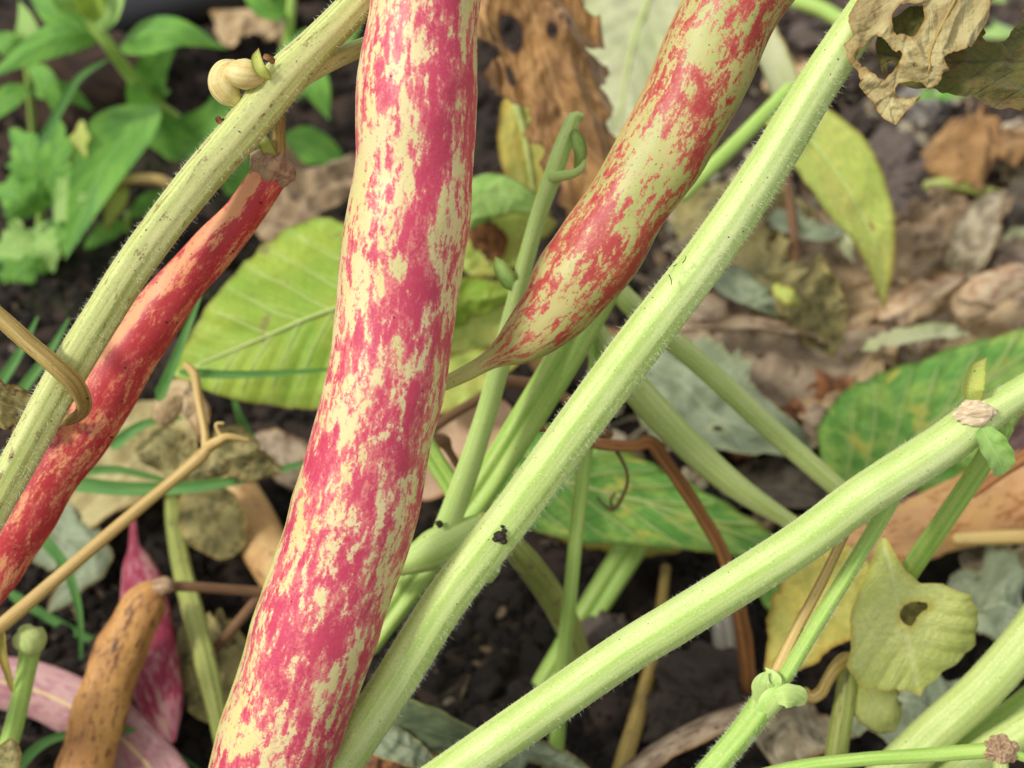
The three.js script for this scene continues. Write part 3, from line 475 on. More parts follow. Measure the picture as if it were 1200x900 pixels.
{ // the low slanting stem
  const P = path([[1560, 230, .18, 15], [1420, 315, .176, 16], [1290, 400, .1725, 17], [1205, 455, .171, 18], [1168, 478, .170, 20], [1145, 492, .1695, 24], [1100, 525, .169, 25], [1010, 583, .167, 25], [933, 640, .165, 25], [800, 724, .162, 25], [733, 765, .161, 25], [600, 857, .158, 25], [500, 925, .156, 24], [430, 972, .155, 24], [330, 1040, .165, 23], [250, 1100, .19, 22], [215, 1140, .215, 20]]);
  const t = thing('bean_vine', 'smooth pale green stem slanting across the lower right, with a round cut scar', 'bean stem', P[0][0]);
  const g = body(P, { n: 260, seg: 48, shape: ridged(0.022, 4, 0.9), vlen: 0.06, wob: 0.012, seed: 9 });
  part('stalk', g, M.stemA, t); hairs(t, g, 11500, 0.00055, 0.000035); specks(t, g, 20, 0.00009);
  const scarM = new THREE.MeshStandardMaterial({ map: bake(128, 128, (u, v) => { const f = fbm(u * 12, v * 12, 4, 4); return [214 + 36 * f, 192 + 44 * f, 156 + 44 * f]; }), roughness: 0.9 });
  part('petiole_scar', lump.clone().applyMatrix4(new THREE.Matrix4().makeScale(0.0030, 0.0017, 0.0011)).applyMatrix4(new THREE.Matrix4().makeBasis(RIGHT, UPV, FACE).multiply(new THREE.Matrix4().makeRotationZ(0.12))).translate(...D(1143, 484, .1664).toArray()), scarM, t);
  part('stipule', sheet({ pts: [D(1146, 478, .1685), D(1136, 458, .1675), D(1142, 438, .168), D(1157, 418, .169)], hw: 20 * MPP(.168), prof: 'lance', cup: 1.5, nx: 20, ny: 26, rag: 0.08, edgeW: 0.0003 }), leafMat('yellowGreen', 0.003), t);
  part('stipule', sheet({ pts: [D(1150, 500, .1665), D(1160, 520, .166), D(1170, 538, .1665), D(1176, 556, .168)], hw: 21 * MPP(.167), prof: 'blunt', cup: 1.1, nx: 22, ny: 26, rag: 0.06, wave: 0.0003, edge: [0.9, 0.9, 0.8], edgeW: 0.0003 }), leafMat('weedPale', 0.003), t);
  part('petiole', body(path([[1175, 500, .174, 13], [1150, 545, .178, 12], [1105, 612, .186, 12], [1072, 660, .193, 12], [1060, 680, .196, 11]]), { n: 50, seg: 20, vlen: 0.06 }), M.stemGreen, t);
}
{ // small forked shoot at the lower right
  const A = path([[790, 955, .173, 15], [825, 912, .172, 15], [865, 865, .171, 15], [890, 832, .170, 16], [906, 808, .170, 15]]);
  const t = thing('bean_shoot', 'hairy green shoot at the bottom right that forks in two at a leafy joint', 'shoot', A[0][0]);
  const g = body(A, { n: 60, seg: 30, shape: ridged(0.07, 4, 0.5), vlen: 0.06 }); part('stalk', g, M.stemGreen, t, 'thick lower stalk'); hairs(t, g, 2200, 0.0008, 0.00004);
  const b = body(path([[904, 812, .170, 11], [925, 785, .170, 9], [955, 735, .1705, 9], [1000, 662, .172, 9], [1042, 592, .1745, 9], [1062, 556, .1765, 8]]), { n: 90, seg: 24, shape: ridged(0.06, 3), vlen: 0.06 }); part('fork', b, M.stemGreen, t, 'green hairy fork'); hairs(t, b, 2200, 0.0007, 0.00004);
  const c = body(path([[900, 808, .1705, 8], [935, 735, .172, 6.5], [965, 678, .173, 6], [1000, 605, .176, 5]]), { n: 60, seg: 18, vlen: 0.06, wob: 0.05 }); part('fork', c, M.straw, t, 'thin straw coloured fork'); hairs(t, c, 300, 0.0003);
  part('joint', body(path([[892, 832, .170, 15], [901, 817, .1695, 19], [908, 806, .1695, 17], [914, 798, .170, 10]]), { n: 24, seg: 26, vlen: 0.06, wob: 0.1 }), M.stemLight, t);
  part('bract', sheet({ pts: [D(908, 826, .1695), D(897, 815, .168), D(893, 800, .1672), D(899, 786, .1675)], hw: 15 * MPP(.168), prof: lin([0, .5], [.3, .95], [.6, .9], [.85, .4], [1, 0]), cup: 0.15, nx: 20, ny: 24, rag: 0.04 }), M.stemLight, t);
  part('bract', sheet({ pts: [D(906, 818, .1675), D(920, 816, .1668), D(934, 817, .1675), D(944, 824, .169)], hw: 15 * MPP(.168), prof: lin([0, .5], [.4, 1], [.7, .9], [.9, .6], [1, .2]), cup: -0.15, nx: 20, ny: 24, rag: 0.04 }), M.stemLight, t);
  part('bract', sheet({ pts: [D(912, 806, .168), D(908, 794, .168), D(896, 782, .169)], hw: 7 * MPP(.168), prof: 'lance', cup: 0.5, nx: 10, ny: 12 }), M.stemLight, t);
}
// thick stems crowding the bottom right corner
const simpleStem = (name, label, pts, mat, o = {}, hn = 0, hl = 0.0004, gp = path) => { const P = gp(pts), t = thing(name, label, 'stem', P[0][0]), g = body(P, { n: 60, seg: 28, vlen: 0.06, ...o }); part('stalk', g, mat, t); if (hn) hairs(t, g, hn, hl); return t; };
simpleStem('bean_vine', 'uppermost of the three thick stems in the bottom right corner', [[1265, 660, .182, 24], [1205, 745, .184, 24], [1150, 808, .186, 24], [1090, 862, .189, 24], [1030, 920, .192, 24]], M.stemPale, { shape: ridged(0.03) }, 1200, 0.0005);
simpleStem('bean_vine', 'middle, darker green of the three thick stems in the bottom right corner', [[1290, 755, .192, 21], [1210, 825, .194, 21], [1150, 868, .196, 21], [1080, 925, .2, 21]], M.stemGreen, { shape: ridged(0.03) }, 500);
simpleStem('bean_vine', 'lowest of the three thick stems in the bottom right corner', [[1280, 800, .183, 20], [1205, 852, .184, 20], [1150, 888, .186, 20], [1080, 945, .188, 20]], M.stemPale, { shape: ridged(0.03) }, 600);
{
  const t = simpleStem('bean_vine', 'thin level green stem along the bottom edge, ending at a brown knotted joint', [[840, 922, .172, 7], [930, 900, .172, 8], [1010, 890, .172, 8], [1085, 885, .172, 8.5], [1160, 879, .172, 9]], M.stemGreen, { n: 70 }, 300, 0.0003);
  part('joint', mergeGeometries([[1160, 880, 10], [1168, 872, 10], [1176, 868, 8], [1172, 884, 11], [1181, 879, 10], [1188, 874, 6], [1166, 866, 5], [1185, 887, 6]].map(([x, y, r]) => lump.clone().rotateX(x).rotateY(y).scale(r * MPP(.172), r * MPP(.172), r * MPP(.172)).translate(...D(x, y, .1715).toArray()))), M.calyx, t);
  part('stalk', body(path([[1180, 880, .172, 6], [1215, 893, .172, 5], [1260, 905, .172, 5]]), { n: 20, seg: 14, vlen: 0.06 }), M.stemGreen, t);
  part('stalk', body(path([[1172, 884, .172, 9], [1174, 930, .172, 9]]), { n: 12, seg: 14, vlen: 0.06 }), M.stemPale, t);
}
{
  const P = path([[993, 778, .196, 10], [990, 820, .196, 12], [982, 870, .197, 13], [975, 930, .198, 13]]);
  const t = thing('petiole_stalk', 'pale browning leaf stalk bent over at a pinkish knuckle below the folded yellow leaf', 'leaf stalk', P[0][0]);
  part('stalk', body(P, { n: 40, seg: 20, vlen: 0.06, wob: 0.04 }), M.purple, t);
  part('bent_end', body(path([[998, 770, .195, 6], [990, 774, .1935, 9], [978, 784, .192, 8], [969, 798, .192, 7], [962, 811, .1925, 7], [951, 817, .193, 7], [943, 810, .194, 6]]), { n: 40, seg: 20, vlen: 0.06, wob: 0.22 }), M.tendril, t);
}

// ---------------------------------------------------------------- stems behind the pods
{
  const P = path([[515, 640, .190, 15], [545, 560, .189, 14], [568, 490, .188, 12.5], [585, 430, .187, 12], [600, 370, .186, 11], [615, 310, .185, 10], [632, 250, .184, 10], [648, 205, .183, 11], [660, 170, .183, 10.5], [668, 150, .183, 9.5], [673, 138, .183, 8], [681, 137, .1835, 5]]);
  const t = thing('bean_shoot', 'light green shoot with a hooked broken tip standing between the two speckled pods', 'shoot', P[0][0]);
  const g = body(P, { n: 110, seg: 26, vlen: 0.06, shape: ridged(0.05, 3) }); part('stalk', g, M.stemLight, t); hairs(t, g, 900, 0.0004);
  part('side_hook', body(path([[647, 208, .182, 7], [660, 206, .181, 6], [673, 203, .181, 5], [682, 196, .181, 4], [686, 187, .181, 2]]), { n: 30, seg: 14, vlen: 0.06 }), M.stemLight, t);
  part('young_leaf', sheet({ pts: [D(672, 150, .182), D(677, 168, .181), D(680, 182, .181), D(672, 200, .1815)], hw: 12 * MPP(.182), prof: 'lance', cup: 1.4, nx: 14, ny: 20 }), leafMat('weedPale', 0.003), t);
  part('bract', sheet({ pts: [D(606, 340, .185), D(596, 328, .184), D(586, 312, .184), D(580, 300, .185)], hw: 12 * MPP(.185), prof: 'lance', cup: 0.8, nx: 12, ny: 16 }), leafMat('weedPale', 0.003), t);
  part('joint', body(path([[560, 612, .191, 10], [538, 628, .19, 20], [512, 642, .189, 24], [488, 654, .189, 18], [462, 664, .19, 12], [430, 675, .192, 10]]), { n: 50, seg: 28, vlen: 0.06, wob: 0.08 }), M.stemLight, t);
  part('bud', body(path([[566, 640, .188, 8], [572, 662, .188, 15], [570, 678, .188, 9]]), { n: 20, seg: 20 }), M.stemLight, t);
  part('dirt_crumb', lump.clone().scale(0.0006, 0.0006, 0.0006).translate(...D(515, 614, .1865).toArray()), M.speck, t);
}
simpleStem('petiole_stalk', 'grooved fresh green leaf stalk running down behind the curved pod and the diagonal stem', [[745, 270, .193, 20], [700, 350, .195, 21], [655, 430, .196, 21], [610, 503, .198, 20], [565, 573, .2, 19], [520, 632, .2, 18], [478, 690, .2, 17], [430, 755, .2, 16]], M.stemGreen, { shape: channelled, n: 90, seg: 36 }, 500);
simpleStem('petiole_stalk', 'short bright green stalk just right of the large pod above the swollen joint', [[470, 470, .201, 10], [505, 532, .202, 12], [530, 572, .203, 12], [552, 615, .204, 12], [575, 660, .206, 11]], M.stemGreen, { shape: channelled });
simpleStem('petiole_stalk', 'thin upright green stalk crossing the dark soil right of the diagonal stem', [[700, 340, .202, 7], [698, 420, .203, 8], [689, 510, .205, 8], [678, 600, .207, 8.5], [668, 700, .209, 8.5], [658, 800, .224, 9], [650, 900, .24, 9.5]], M.stemGreen, { n: 90, seg: 18 }, 260, 0.0009);
simpleStem('petiole_stalk', 'upper of two long pale stalks running down right from the diagonal stem', [[690, 305, .203, 12], [720, 337, .205, 13], [765, 380, .207, 13], [830, 435, .21, 13], [900, 500, .213, 13], [960, 553, .216, 12], [1020, 605, .22, 11]], M.stemPale, { n: 80 }, 400);
simpleStem('petiole_stalk', 'lower, thicker of two long pale stalks running down right from the diagonal stem', [[690, 370, .2, 9], [715, 410, .2, 12], [745, 455, .203, 18], [800, 515, .207, 18], [860, 568, .21, 15], [920, 608, .215, 10], [960, 632, .218, 8]], M.stemPale, { n: 80 }, 400);
simpleStem('petiole_stalk', 'broad grooved green stalk standing on the dark soil below the wide green leaf', [[775, 590, .257, 19], [750, 625, .254, 19], [712, 685, .252, 18], [670, 752, .251, 17], [625, 825, .246, 15]], M.stemGreen, { shape: channelled, seg: 36 });
simpleStem('petiole_stalk', 'olive and purplish stalk curving down into the soil under the diagonal stem', [[560, 605, .2, 13], [600, 640, .204, 15], [632, 678, .22, 16], [660, 722, .232, 16], [677, 765, .242, 14], [684, 800, .251, 11]], M.purple, {});
{
  const P = path([[625, 500, .203, 4.13], [665, 512, .203, 4.82], [705, 521, .204, 6.88], [742, 524, .206, 6.19], [762, 520, .207, 7.57], [780, 543, .21, 7.57], [812, 590, .214, 7.57], [845, 645, .219, 7.57], [866, 715, .226, 8.26], [876, 780, .234, 8.26], [876, 835, .242, 5.50]]);
  const t = thing('dry_petiole', 'withered orange brown stalk bent over at an elbow, hanging down behind the low slanting stem', 'leaf stalk', P[0][0]);
  part('stalk', body(P, { n: 110, seg: 26, vlen: 0.06, flat: 0.5, shape: (a, t) => 1 + 0.16 * Math.cos(3 * a + 1 + t * 3), wob: 0.25 }), M.dryBrown, t);
  part('tendril', body(path([[722, 528, .207, 2.5], [733, 548, .209, 2], [735, 566, .211, 2], [728, 585, .213, 2.2], [718, 597, .214, 2.6], [706, 590, .214, 1.8], [700, 583, .214, 1.5]]), { n: 50, seg: 8 }), M.twig, t);
  part('tendril', body(path([[718, 597, .214, 2], [716, 585, .2135, 1.6], [721, 578, .213, 1.4]]), { n: 16, seg: 8 }), M.twig, t);
}
const twig = (label, pts, mat = M.twig, o = {}) => { const P = path(pts); return solo('dry_twig', label, 'twig', body(P, { n: 40, seg: 14, vlen: 0.06, wob: 0.1, ...o }), mat, P[0][0]); };
twig('thin brown twig running up right from behind the large pod towards the curved pod tail', [[480, 525, .22, 6], [520, 493, .22, 6], [560, 468, .22, 6], [600, 445, .222, 6]]);
twig('thin pinkish brown twig with a dark knob pointing down beside the salmon leaf scrap', [[505, 512, .21, 5], [520, 518, .21, 9], [526, 528, .21, 5], [545, 560, .211, 5], [570, 605, .212, 5]]);
twig('short brown jointed twig crossing behind the diagonal stem below the curved pod', [[590, 445, .215, 5], [632, 452, .215, 7], [665, 468, .215, 6], [690, 490, .215, 6], [715, 510, .216, 5]]);
{ const P = gpath([[780, 665, .004, 6], [770, 750, .004, 8], [748, 835, .004, 10], [722, 920, .006, 11]]); solo('dry_stalk', 'straw brown dry stalk lying on the dark soil at the bottom centre', 'stalk', body(P, { n: 50, seg: 16, vlen: 0.06, wob: 0.08 }), M.tendril, P[0][0]); }
{ const P = gpath([[838, 680, .012, 12], [846, 720, .008, 14], [852, 778, .003, 15]]); solo('dry_stalk', 'pale grey stub of dead stalk beside the orange brown withered stalk', 'stalk', body(P, { n: 30, seg: 18, vlen: 0.06, wob: 0.1 }), M.oldPale, P[0][0]); }

// ---------------------------------------------------------------- straw stalk, fallen pods and sprout at the lower left
{
  const P = path([[243, 526, .2, 6.24], [236, 534, .2, 7.80], [200, 565, .2, 7.02], [140, 615, .198, 7.41], [70, 675, .196, 7.80], [8, 728, .195, 8.58], [-40, 770, .194, 8.58], [-120, 850, .21, 8.5], [-150, 900, .236, 8]]);
  const t = thing('dry_stalk', 'long straw coloured stalk with a forked joint slanting across the lower left', 'stalk', P[0][0]);
  part('stalk', body(P, { n: 80, seg: 20, vlen: 0.06, wob: 0.04 }), M.straw, t);
  part('fork', body(path([[242, 526, .2, 6.24], [240, 505, .201, 4.68], [233, 470, .203, 4.68], [228, 440, .205, 5.46], [218, 428, .207, 4.68]]), { n: 40, seg: 14, vlen: 0.06 }), M.straw, t);
  part('fork', body(path([[244, 524, .2, 7.02], [256, 517, .199, 6.24], [268, 512, .199, 4.68], [290, 516, .2, 3.12]]), { n: 30, seg: 14, vlen: 0.06 }), M.straw, t);
  part('fork', body(path([[262, 514, .199, 3.12], [255, 504, .199, 2.34], [254, 497, .199, 2.34], [262, 496, .199, 1.56]]), { n: 24, seg: 10, vlen: 0.06 }), M.straw, t);
  part('leaf_strip', sheet({ pts: [D(0, 735, .194), D(3, 765, .195), D(10, 790, .197), D(14, 812, .199)], hw: 9 * MPP(.196), prof: 'blade', cup: 1, nx: 10, ny: 20, rag: 0.05 }), leafMat('yellow', 0.003), t);
}
const tanMap = podMap({ W: 256, H: 512, circ: 40, len: 60, seed: 21, low: 0.5, thr: 0.3, cream: [204, 152, 84], cream2: [172, 120, 62], red: [84, 52, 28], red2: [136, 90, 46], specks: 4.5, grain: 0.8 });
const tanMap2 = podMap({ W: 256, H: 512, circ: 40, len: 60, seed: 24, thr: 0.66, cream: [216, 182, 124], cream2: [196, 150, 92], red: [86, 60, 40], red2: [140, 100, 64], specks: 5.5, grain: 1.4 });
const orangeMap = podMap({ W: 256, H: 512, circ: 50, len: 80, seed: 27, thr: 0.3, cream: [228, 178, 114], cream2: [216, 164, 112], red: [172, 110, 56], red2: [194, 136, 80], specks: 0.5, grain: 0.4 });
const duskMap = podMap({ W: 256, H: 512, circ: 36, len: 60, seed: 29, thr: 0.1, cream: [150, 116, 108], cream2: [170, 136, 122], red: [104, 70, 70], red2: [124, 86, 82], specks: 1, grain: 0.5 });
const pinkMap = podMap({ W: 256, H: 512, circ: 40, len: 60, seed: 32, thr: -0.25, cream: [168, 104, 112], cream2: [160, 124, 108], red: [134, 28, 56], red2: [150, 54, 76], specks: 1, grain: 0.6, hints: [[.5, .95, .5, .08, -1.2], [.35, .8, .05, .15, -1]] });
const paleMap = podMap({ W: 256, H: 512, circ: 50, len: 90, seed: 35, thr: 0.1, cream: [186, 146, 140], cream2: [176, 132, 126], red: [160, 104, 110], red2: [170, 120, 122], specks: 0, grain: 0.3, sutures: [[.52, .012, .9, [214, 190, 128]]] });
const dryPod = (label, pts, map, o = {}, extra, gp = path) => { const P = gp(pts), t = thing('dry_bean_pod', label, 'bean pod', P[0][0]), g = body(P, { n: 70, seg: 36, wob: 0.05, ...o }); part('pod_shell', g, podMat(map, { roughness: 0.68, sheen: 0.1 }), t); extra?.(t, g); return t; };
dryPod('tan dried pod with dark flecks on a thin stalk at the lower left', [[191, 689, .224, 7.20], [186, 691, .224, 13.50], [177, 699, .224, 20.70], [163, 720, .2235, 26.10], [136, 778, .222, 29.70], [116, 840, .22, 31.50], [98, 905, .218, 31.50], [80, 970, .216, 28.80]], tanMap, { seed: 3, n: 110, seg: 52, shape: (a, t) => 1 + 0.03 * Math.sin(t * 26) + 0.07 * fbm(Math.cos(a) * 1.6, t * 9, Math.sin(a) * 1.6, 4) + 0.06 * Math.exp(-(((a + 1.2) / 0.2) ** 2)), flat: 0.75 }, (t) => {
  part('calyx', body(path([[186, 689, .2235, 9], [194, 687, .223, 10], [200, 689, .2235, 6]]), { n: 14, seg: 20, wob: 0.4 }), M.calyx, t);
  part('pedicel', body(path([[195, 687, .224, 6], [230, 688, .226, 6], [270, 691, .229, 6], [310, 694, .232, 6]]), { n: 30, seg: 12, vlen: 0.06, wob: 0.1 }), M.twig, t);
  part('pedicel', body(path([[308, 694, .232, 6], [285, 722, .233, 6], [255, 757, .235, 6], [232, 785, .237, 7], [220, 799, .238, 12], [212, 803, .238, 6]]), { n: 50, seg: 12, vlen: 0.06, wob: 0.1 }), M.twig, t);
});
dryPod('pale tan speckled dried pod lying half hidden behind the left side of the large pod', [[254, 545, 0.012, 18], [268, 565, 0.012, 26], [290, 602, 0.012, 29], [312, 645, 0.012, 28], [332, 690, 0.012, 20], [342, 725, 0.012, 6]], tanMap2, { flat: 0.7, seed: 5 }, null, gpath);
dryPod('broad orange brown dried pod lying at the right edge, ending in a thin beak', [[905, 680, 0.022, 3], [935, 672, 0.022, 6], [962, 668, 0.022, 12], [985, 656, 0.022, 24], [1030, 641, 0.022, 33], [1095, 614, 0.022, 39], [1160, 588, 0.022, 43], [1240, 562, 0.022, 44]], orangeMap, { flat: 0.6, seed: 7, n: 110, seg: 56, wob: 0.1, shape: (a, t) => 1 + 0.06 * Math.sin(t * 30) * Math.cos(a) + 0.09 * fbm(Math.cos(a) * 2, t * 9, Math.sin(a) * 2, 3) - 0.05 * Math.abs(nz(Math.cos(a) * 3, t * 16, Math.sin(a) * 3)) }, null, gpath);
dryPod('dull purple brown dried pod lying between the low stem and the orange brown pod', [[1035, 618, 0.014, 9], [1050, 602, 0.014, 20], [1085, 575, 0.014, 27], [1140, 545, 0.014, 28], [1210, 505, 0.014, 26]], duskMap, { flat: 0.7, seed: 9 }, null, gpath);
dryPod('crimson pink pod lying on dark soil behind the tan flecked pod', [[156, 610, 0.016, 4], [157, 640, 0.016, 7], [160, 660, 0.016, 18], [167, 695, 0.016, 28], [174, 745, 0.016, 31], [182, 790, 0.016, 33], [192, 830, 0.016, 26], [203, 868, 0.016, 4]], pinkMap, { flat: 0.55, seed: 11 }, null, gpath);
dryPod('flat faded pink pod lying on the soil in the bottom left corner', [[-70, 788, .012, 22], [-20, 796, .012, 29], [40, 808, .012, 33], [100, 836, .012, 36], [150, 870, .012, 38], [200, 925, .012, 36]], paleMap, { flat: 0.35, seed: 13 }, null, gpath);
simpleStem('bean_vine', 'yellowish green ribbed stalk standing behind the tan flecked pod and the crimson pod', [[200, 580, .008, 8], [205, 620, .014, 10], [214, 670, .018, 11], [228, 725, .020, 12], [243, 785, .020, 12], [255, 840, .018, 10], [265, 890, .014, 9]], M.purple, { shape: ridged(0.1, 4) }, 0, 0, gpath);
{
  const P = path([[0, 905, .2, 11], [18, 845, .2, 10.5], [28, 800, .2, 10.5], [34, 770, .2, 11], [35, 757, .2, 13]]);
  const t = thing('cut_sprout', 'short hairy green sprout with a blunt knob at the lower left edge', 'sprout', P[0][0]);
  const g = body(P, { n: 50, seg: 24, vlen: 0.06, shape: ridged(0.06, 4) }); part('stalk', g, M.stemGreen, t); hairs(t, g, 500, 0.0007);
  part('knob', body(path([[36, 762, .1995, 10], [36, 752, .1985, 18], [32, 743, .198, 17], [30, 737, .198, 9]]), { n: 24, seg: 28, wob: 0.1 }), M.stemPale, t);
}

// ---------------------------------------------------------------- leaves
{ // dry leaf with holes, top right, folded in two
  const t = thing('dry_leaf', 'crisp dry leaf full of holes hanging in the top right corner over the thick stem', 'dead leaf', D(1140, -60, .148));
  const hl = lin([0, 1], [.5, 1], [.62, .98], [.75, .66], [.88, .36], [.97, .14], [1, 0.02]), hr = lin([0, 1.05], [.34, .98], [.46, .74], [.62, .72], [.8, .5], [.92, .26], [1, .02]), du = lin([0, 1], [.5, 1], [.78, 1], [.92, .8], [1, .3]), dl = lin([0, .8], [.46, .8], [.58, .6], [.8, .5], [.96, .3], [1, .1]);
  const a = sheet({ pts: [D(1128, -75, .150), D(1100, -15, .1475), D(1064, 45, .1465), D(1050, 95, .147), D(1046, 145, .148)], hw: 72 * MPP(.147), roll: 0.1, seed: 2, nx: 110, ny: 150, rag: 0.12, ragF: 9, crumple: 0.0009, crF: 190, cup: -0.3, pucker: 0.0004,
    prof: (q, s) => (s > 0 ? hl(q) : hr(q)), holes: [[.10, .42, .25, .072], [.36, .63, .33, .10], [-.24, .79, .2, .06]], edge: [0.85, 0.68, 0.5], edgeW: 0.0007 });
  part('leaf_blade', a, leafMat('parchment'), t);
  const b = sheet({ pts: [D(1300, 66, .158), D(1230, 70, .155), D(1150, 70, .1525), D(1085, 72, .1512), D(1028, 58, .1508)], hw: 72 * MPP(.154), seed: 6, nx: 70, ny: 90, rag: 0.12, ragF: 10, crumple: 0.0008, crF: 160, cup: 0.3, prof: (q, s) => (s > 0 ? du(q) : dl(q)), holes: [[.6, .43, .3, .075], [1.0, .41, .35, .07], [-.2, .9, .1, .025], [.25, .86, .07, .02]], edge: [1.2, 1.0, 0.7], edgeW: 0.0005 });
  part('leaf_blade', b, leafMat('darkOlive'), t, 'dark olive folded back half of the dry leaf');
  const mr = []; for (let k = 0; k <= 12; k++) mr.push([a.userData.surf(-0.32 - 0.01 * k, 0.12 + k / 12 * 0.6, 0.00005), lerp(0.00024, 0.00012, k / 12)]);
  part('vein', body(mr, { n: 50, seg: 8 }), M.tendril, t);
}
leaf('dead_leaf', 'large crumpled golden brown dead leaf hanging at the top centre between the two speckled pods', 'dead leaf', 'gold', [D(585, -90, .238), D(610, -20, .2345), D(640, 60, .233), D(672, 150, .2345), D(700, 285, .238)], 98, { crumple: 0.0046, crF: 46, pleat: 1.35, rim: 0.5, seed: 3, nx: 130, ny: 160, rag: 0.3, ragF: 12, cup: -0.9, prof: (t) => (t < 0.58 ? 0.97 : t < 0.64 ? 0.97 - (t - 0.58) * 6 : 0.61 - (t - 0.64) * 0.7), edge: [0.5, 0.38, 0.28], edgeW: 0.001, holes: [[.30, .42, .13, .06], [.55, .54, .06, .025], [-.15, .47, .05, .02]] });
leaf('bean_leaf', 'pale washed out leaf behind the crumpled brown leaf at the top', 'leaf', 'pale', [G(800, -70, .03), G(760, 0, .03), G(735, 80, .026), G(715, 185, .018)], 82, { up: V(0, .9, .4), crumple: 0.0015, crF: 40, seed: 5, pucker: 0.0008, midrib: true, rag: 0.05 });
leaf('bean_leaf', 'narrow pale yellow leaf hanging below the crumpled brown leaf', 'leaf', 'yellow', [D(600, 110, .262), D(612, 150, .262), D(620, 195, .263), D(628, 250, .266)], 34, { prof: 'blunt', crumple: 0.0008, crF: 70, seed: 8, midrib: true, ribLift: 0.0004 });
leaf('bean_leaf', 'curled green leaf with a white edged fold beside the right side of the large pod', 'leaf', 'weedPale', [D(530, 265, .25), D(565, 230, .245), D(600, 228, .245), D(645, 250, .25)], 34, { cup: -1.1, crumple: 0.0008, crF: 80, seed: 9 });
leaf('bean_leaf', 'yellow green leaf scrap low behind the hooked shoot', 'leaf', 'yellowGreen', [D(535, 310, .262), D(575, 290, .26), D(620, 270, .26), D(655, 262, .262)], 34, { crumple: 0.0014, crF: 80, seed: 12, rag: 0.15, roll: 0.3 });
leaf('dead_leaf', 'small orange brown leaf scrap beside the large pod right edge', 'dead leaf', 'rust', [D(552, 262, .258), D(572, 280, .257), D(590, 300, .259)], 20, { crumple: 0.001, crF: 120, seed: 13, rag: 0.2, prof: 'blunt' });
leaf('bean_leaf', 'folded lime leaf between the large pod and the curved pod, upper one', 'leaf', 'lime', [D(510, 380, .252), D(545, 355, .25), D(580, 350, .25), D(625, 335, .255)], 30, { crumple: 0.0012, crF: 80, seed: 14, roll: 0.5, fold: -0.3 });
leaf('bean_leaf', 'yellowing leaf with brown marks just above the tail of the curved pod', 'leaf', 'yellowGreen', [D(510, 400, .258), D(550, 385, .256), D(590, 380, .256), D(640, 365, .258)], 34, { crumple: 0.0012, crF: 80, seed: 15, rag: 0.12, roll: -0.3 });
leaf('bean_leaf', 'bright yellow and green leaf under the tail of the curved pod', 'leaf', 'yellowGreen', [D(490, 470, .235), D(530, 450, .234), D(570, 430, .234), D(610, 425, .236)], 32, { crumple: 0.0006, crF: 80, seed: 16, wave: 0.0012 });
leaf('bean_leaf', 'dark green leaf tucked behind the tail of the curved pod', 'leaf', 'bean', [D(500, 430, .262), D(535, 405, .262), D(570, 392, .262), D(610, 388, .264)], 32, { crumple: 0.0008, crF: 80, seed: 17 });
leaf('dead_leaf', 'flat salmon coloured dry leaf scrap right of the large pod', 'dead leaf', 'salmon', [D(600, 480, .245), D(565, 500, .244), D(530, 530, .244), D(490, 585, .246)], 38, { prof: 'blunt', crumple: 0.0006, crF: 60, seed: 18, rag: 0.06, cup: 0.25 });
leaf('bean_leaf', 'broad lime green leaf behind the left side of the large pod', 'leaf', 'lime', [D(470, 335, .232), D(385, 365, .232), D(300, 398, .233), D(203, 438, .236)], 128, { seed: 21, nx: 60, ny: 160, pucker: 0.0009, veins: true, crumple: 0.0007, crF: 40, cup: -0.2, rag: 0.05, prof: (t) => PROF.ovate(t) * (0.95), midrib: true, ribLift: 0.0004, ribSize: 0.6, roll: 0.1, holes: [[.3, .16, .03, .03]] });
leaf('bean_leaf', 'green leaf with yellow patches at the right edge behind the low slanting stem', 'leaf', 'bean', [G(985, 580, .012), G(1045, 535, .02), G(1125, 470, .026), G(1260, 375, .022)], 98, { up: V(0, .95, .3), seed: 22, nx: 60, ny: 160, pucker: 0.0014, veins: true, crumple: 0.0008, crF: 40, rag: 0.05, teeth: 0.03, midrib: true, ribSize: 0.7 });
leaf('bean_leaf', 'wide green leaf spread level over the dark soil between the diagonal and low stems', 'leaf', 'bean', [D(560, 545, .243), D(660, 565, .243), D(780, 600, .245), D(945, 655, .25)], 72, { up: V(0, .95, .35), roll: -0.2, seed: 23, nx: 60, ny: 160, pucker: 0.0012, veins: true, crumple: 0.0008, crF: 40, rag: 0.04, midrib: true, ribSize: 0.8, prof: (t) => PROF.ovate(t) });
leaf('bean_leaf', 'yellow edged old leaf lying just under the wide green leaf', 'dead leaf', 'yellow', [D(620, 600, .256), D(680, 612, .255), D(740, 625, .255), D(800, 640, .257)], 30, { up: V(0, .95, .3), seed: 24, crumple: 0.0006, rag: 0.12, prof: 'blunt' });
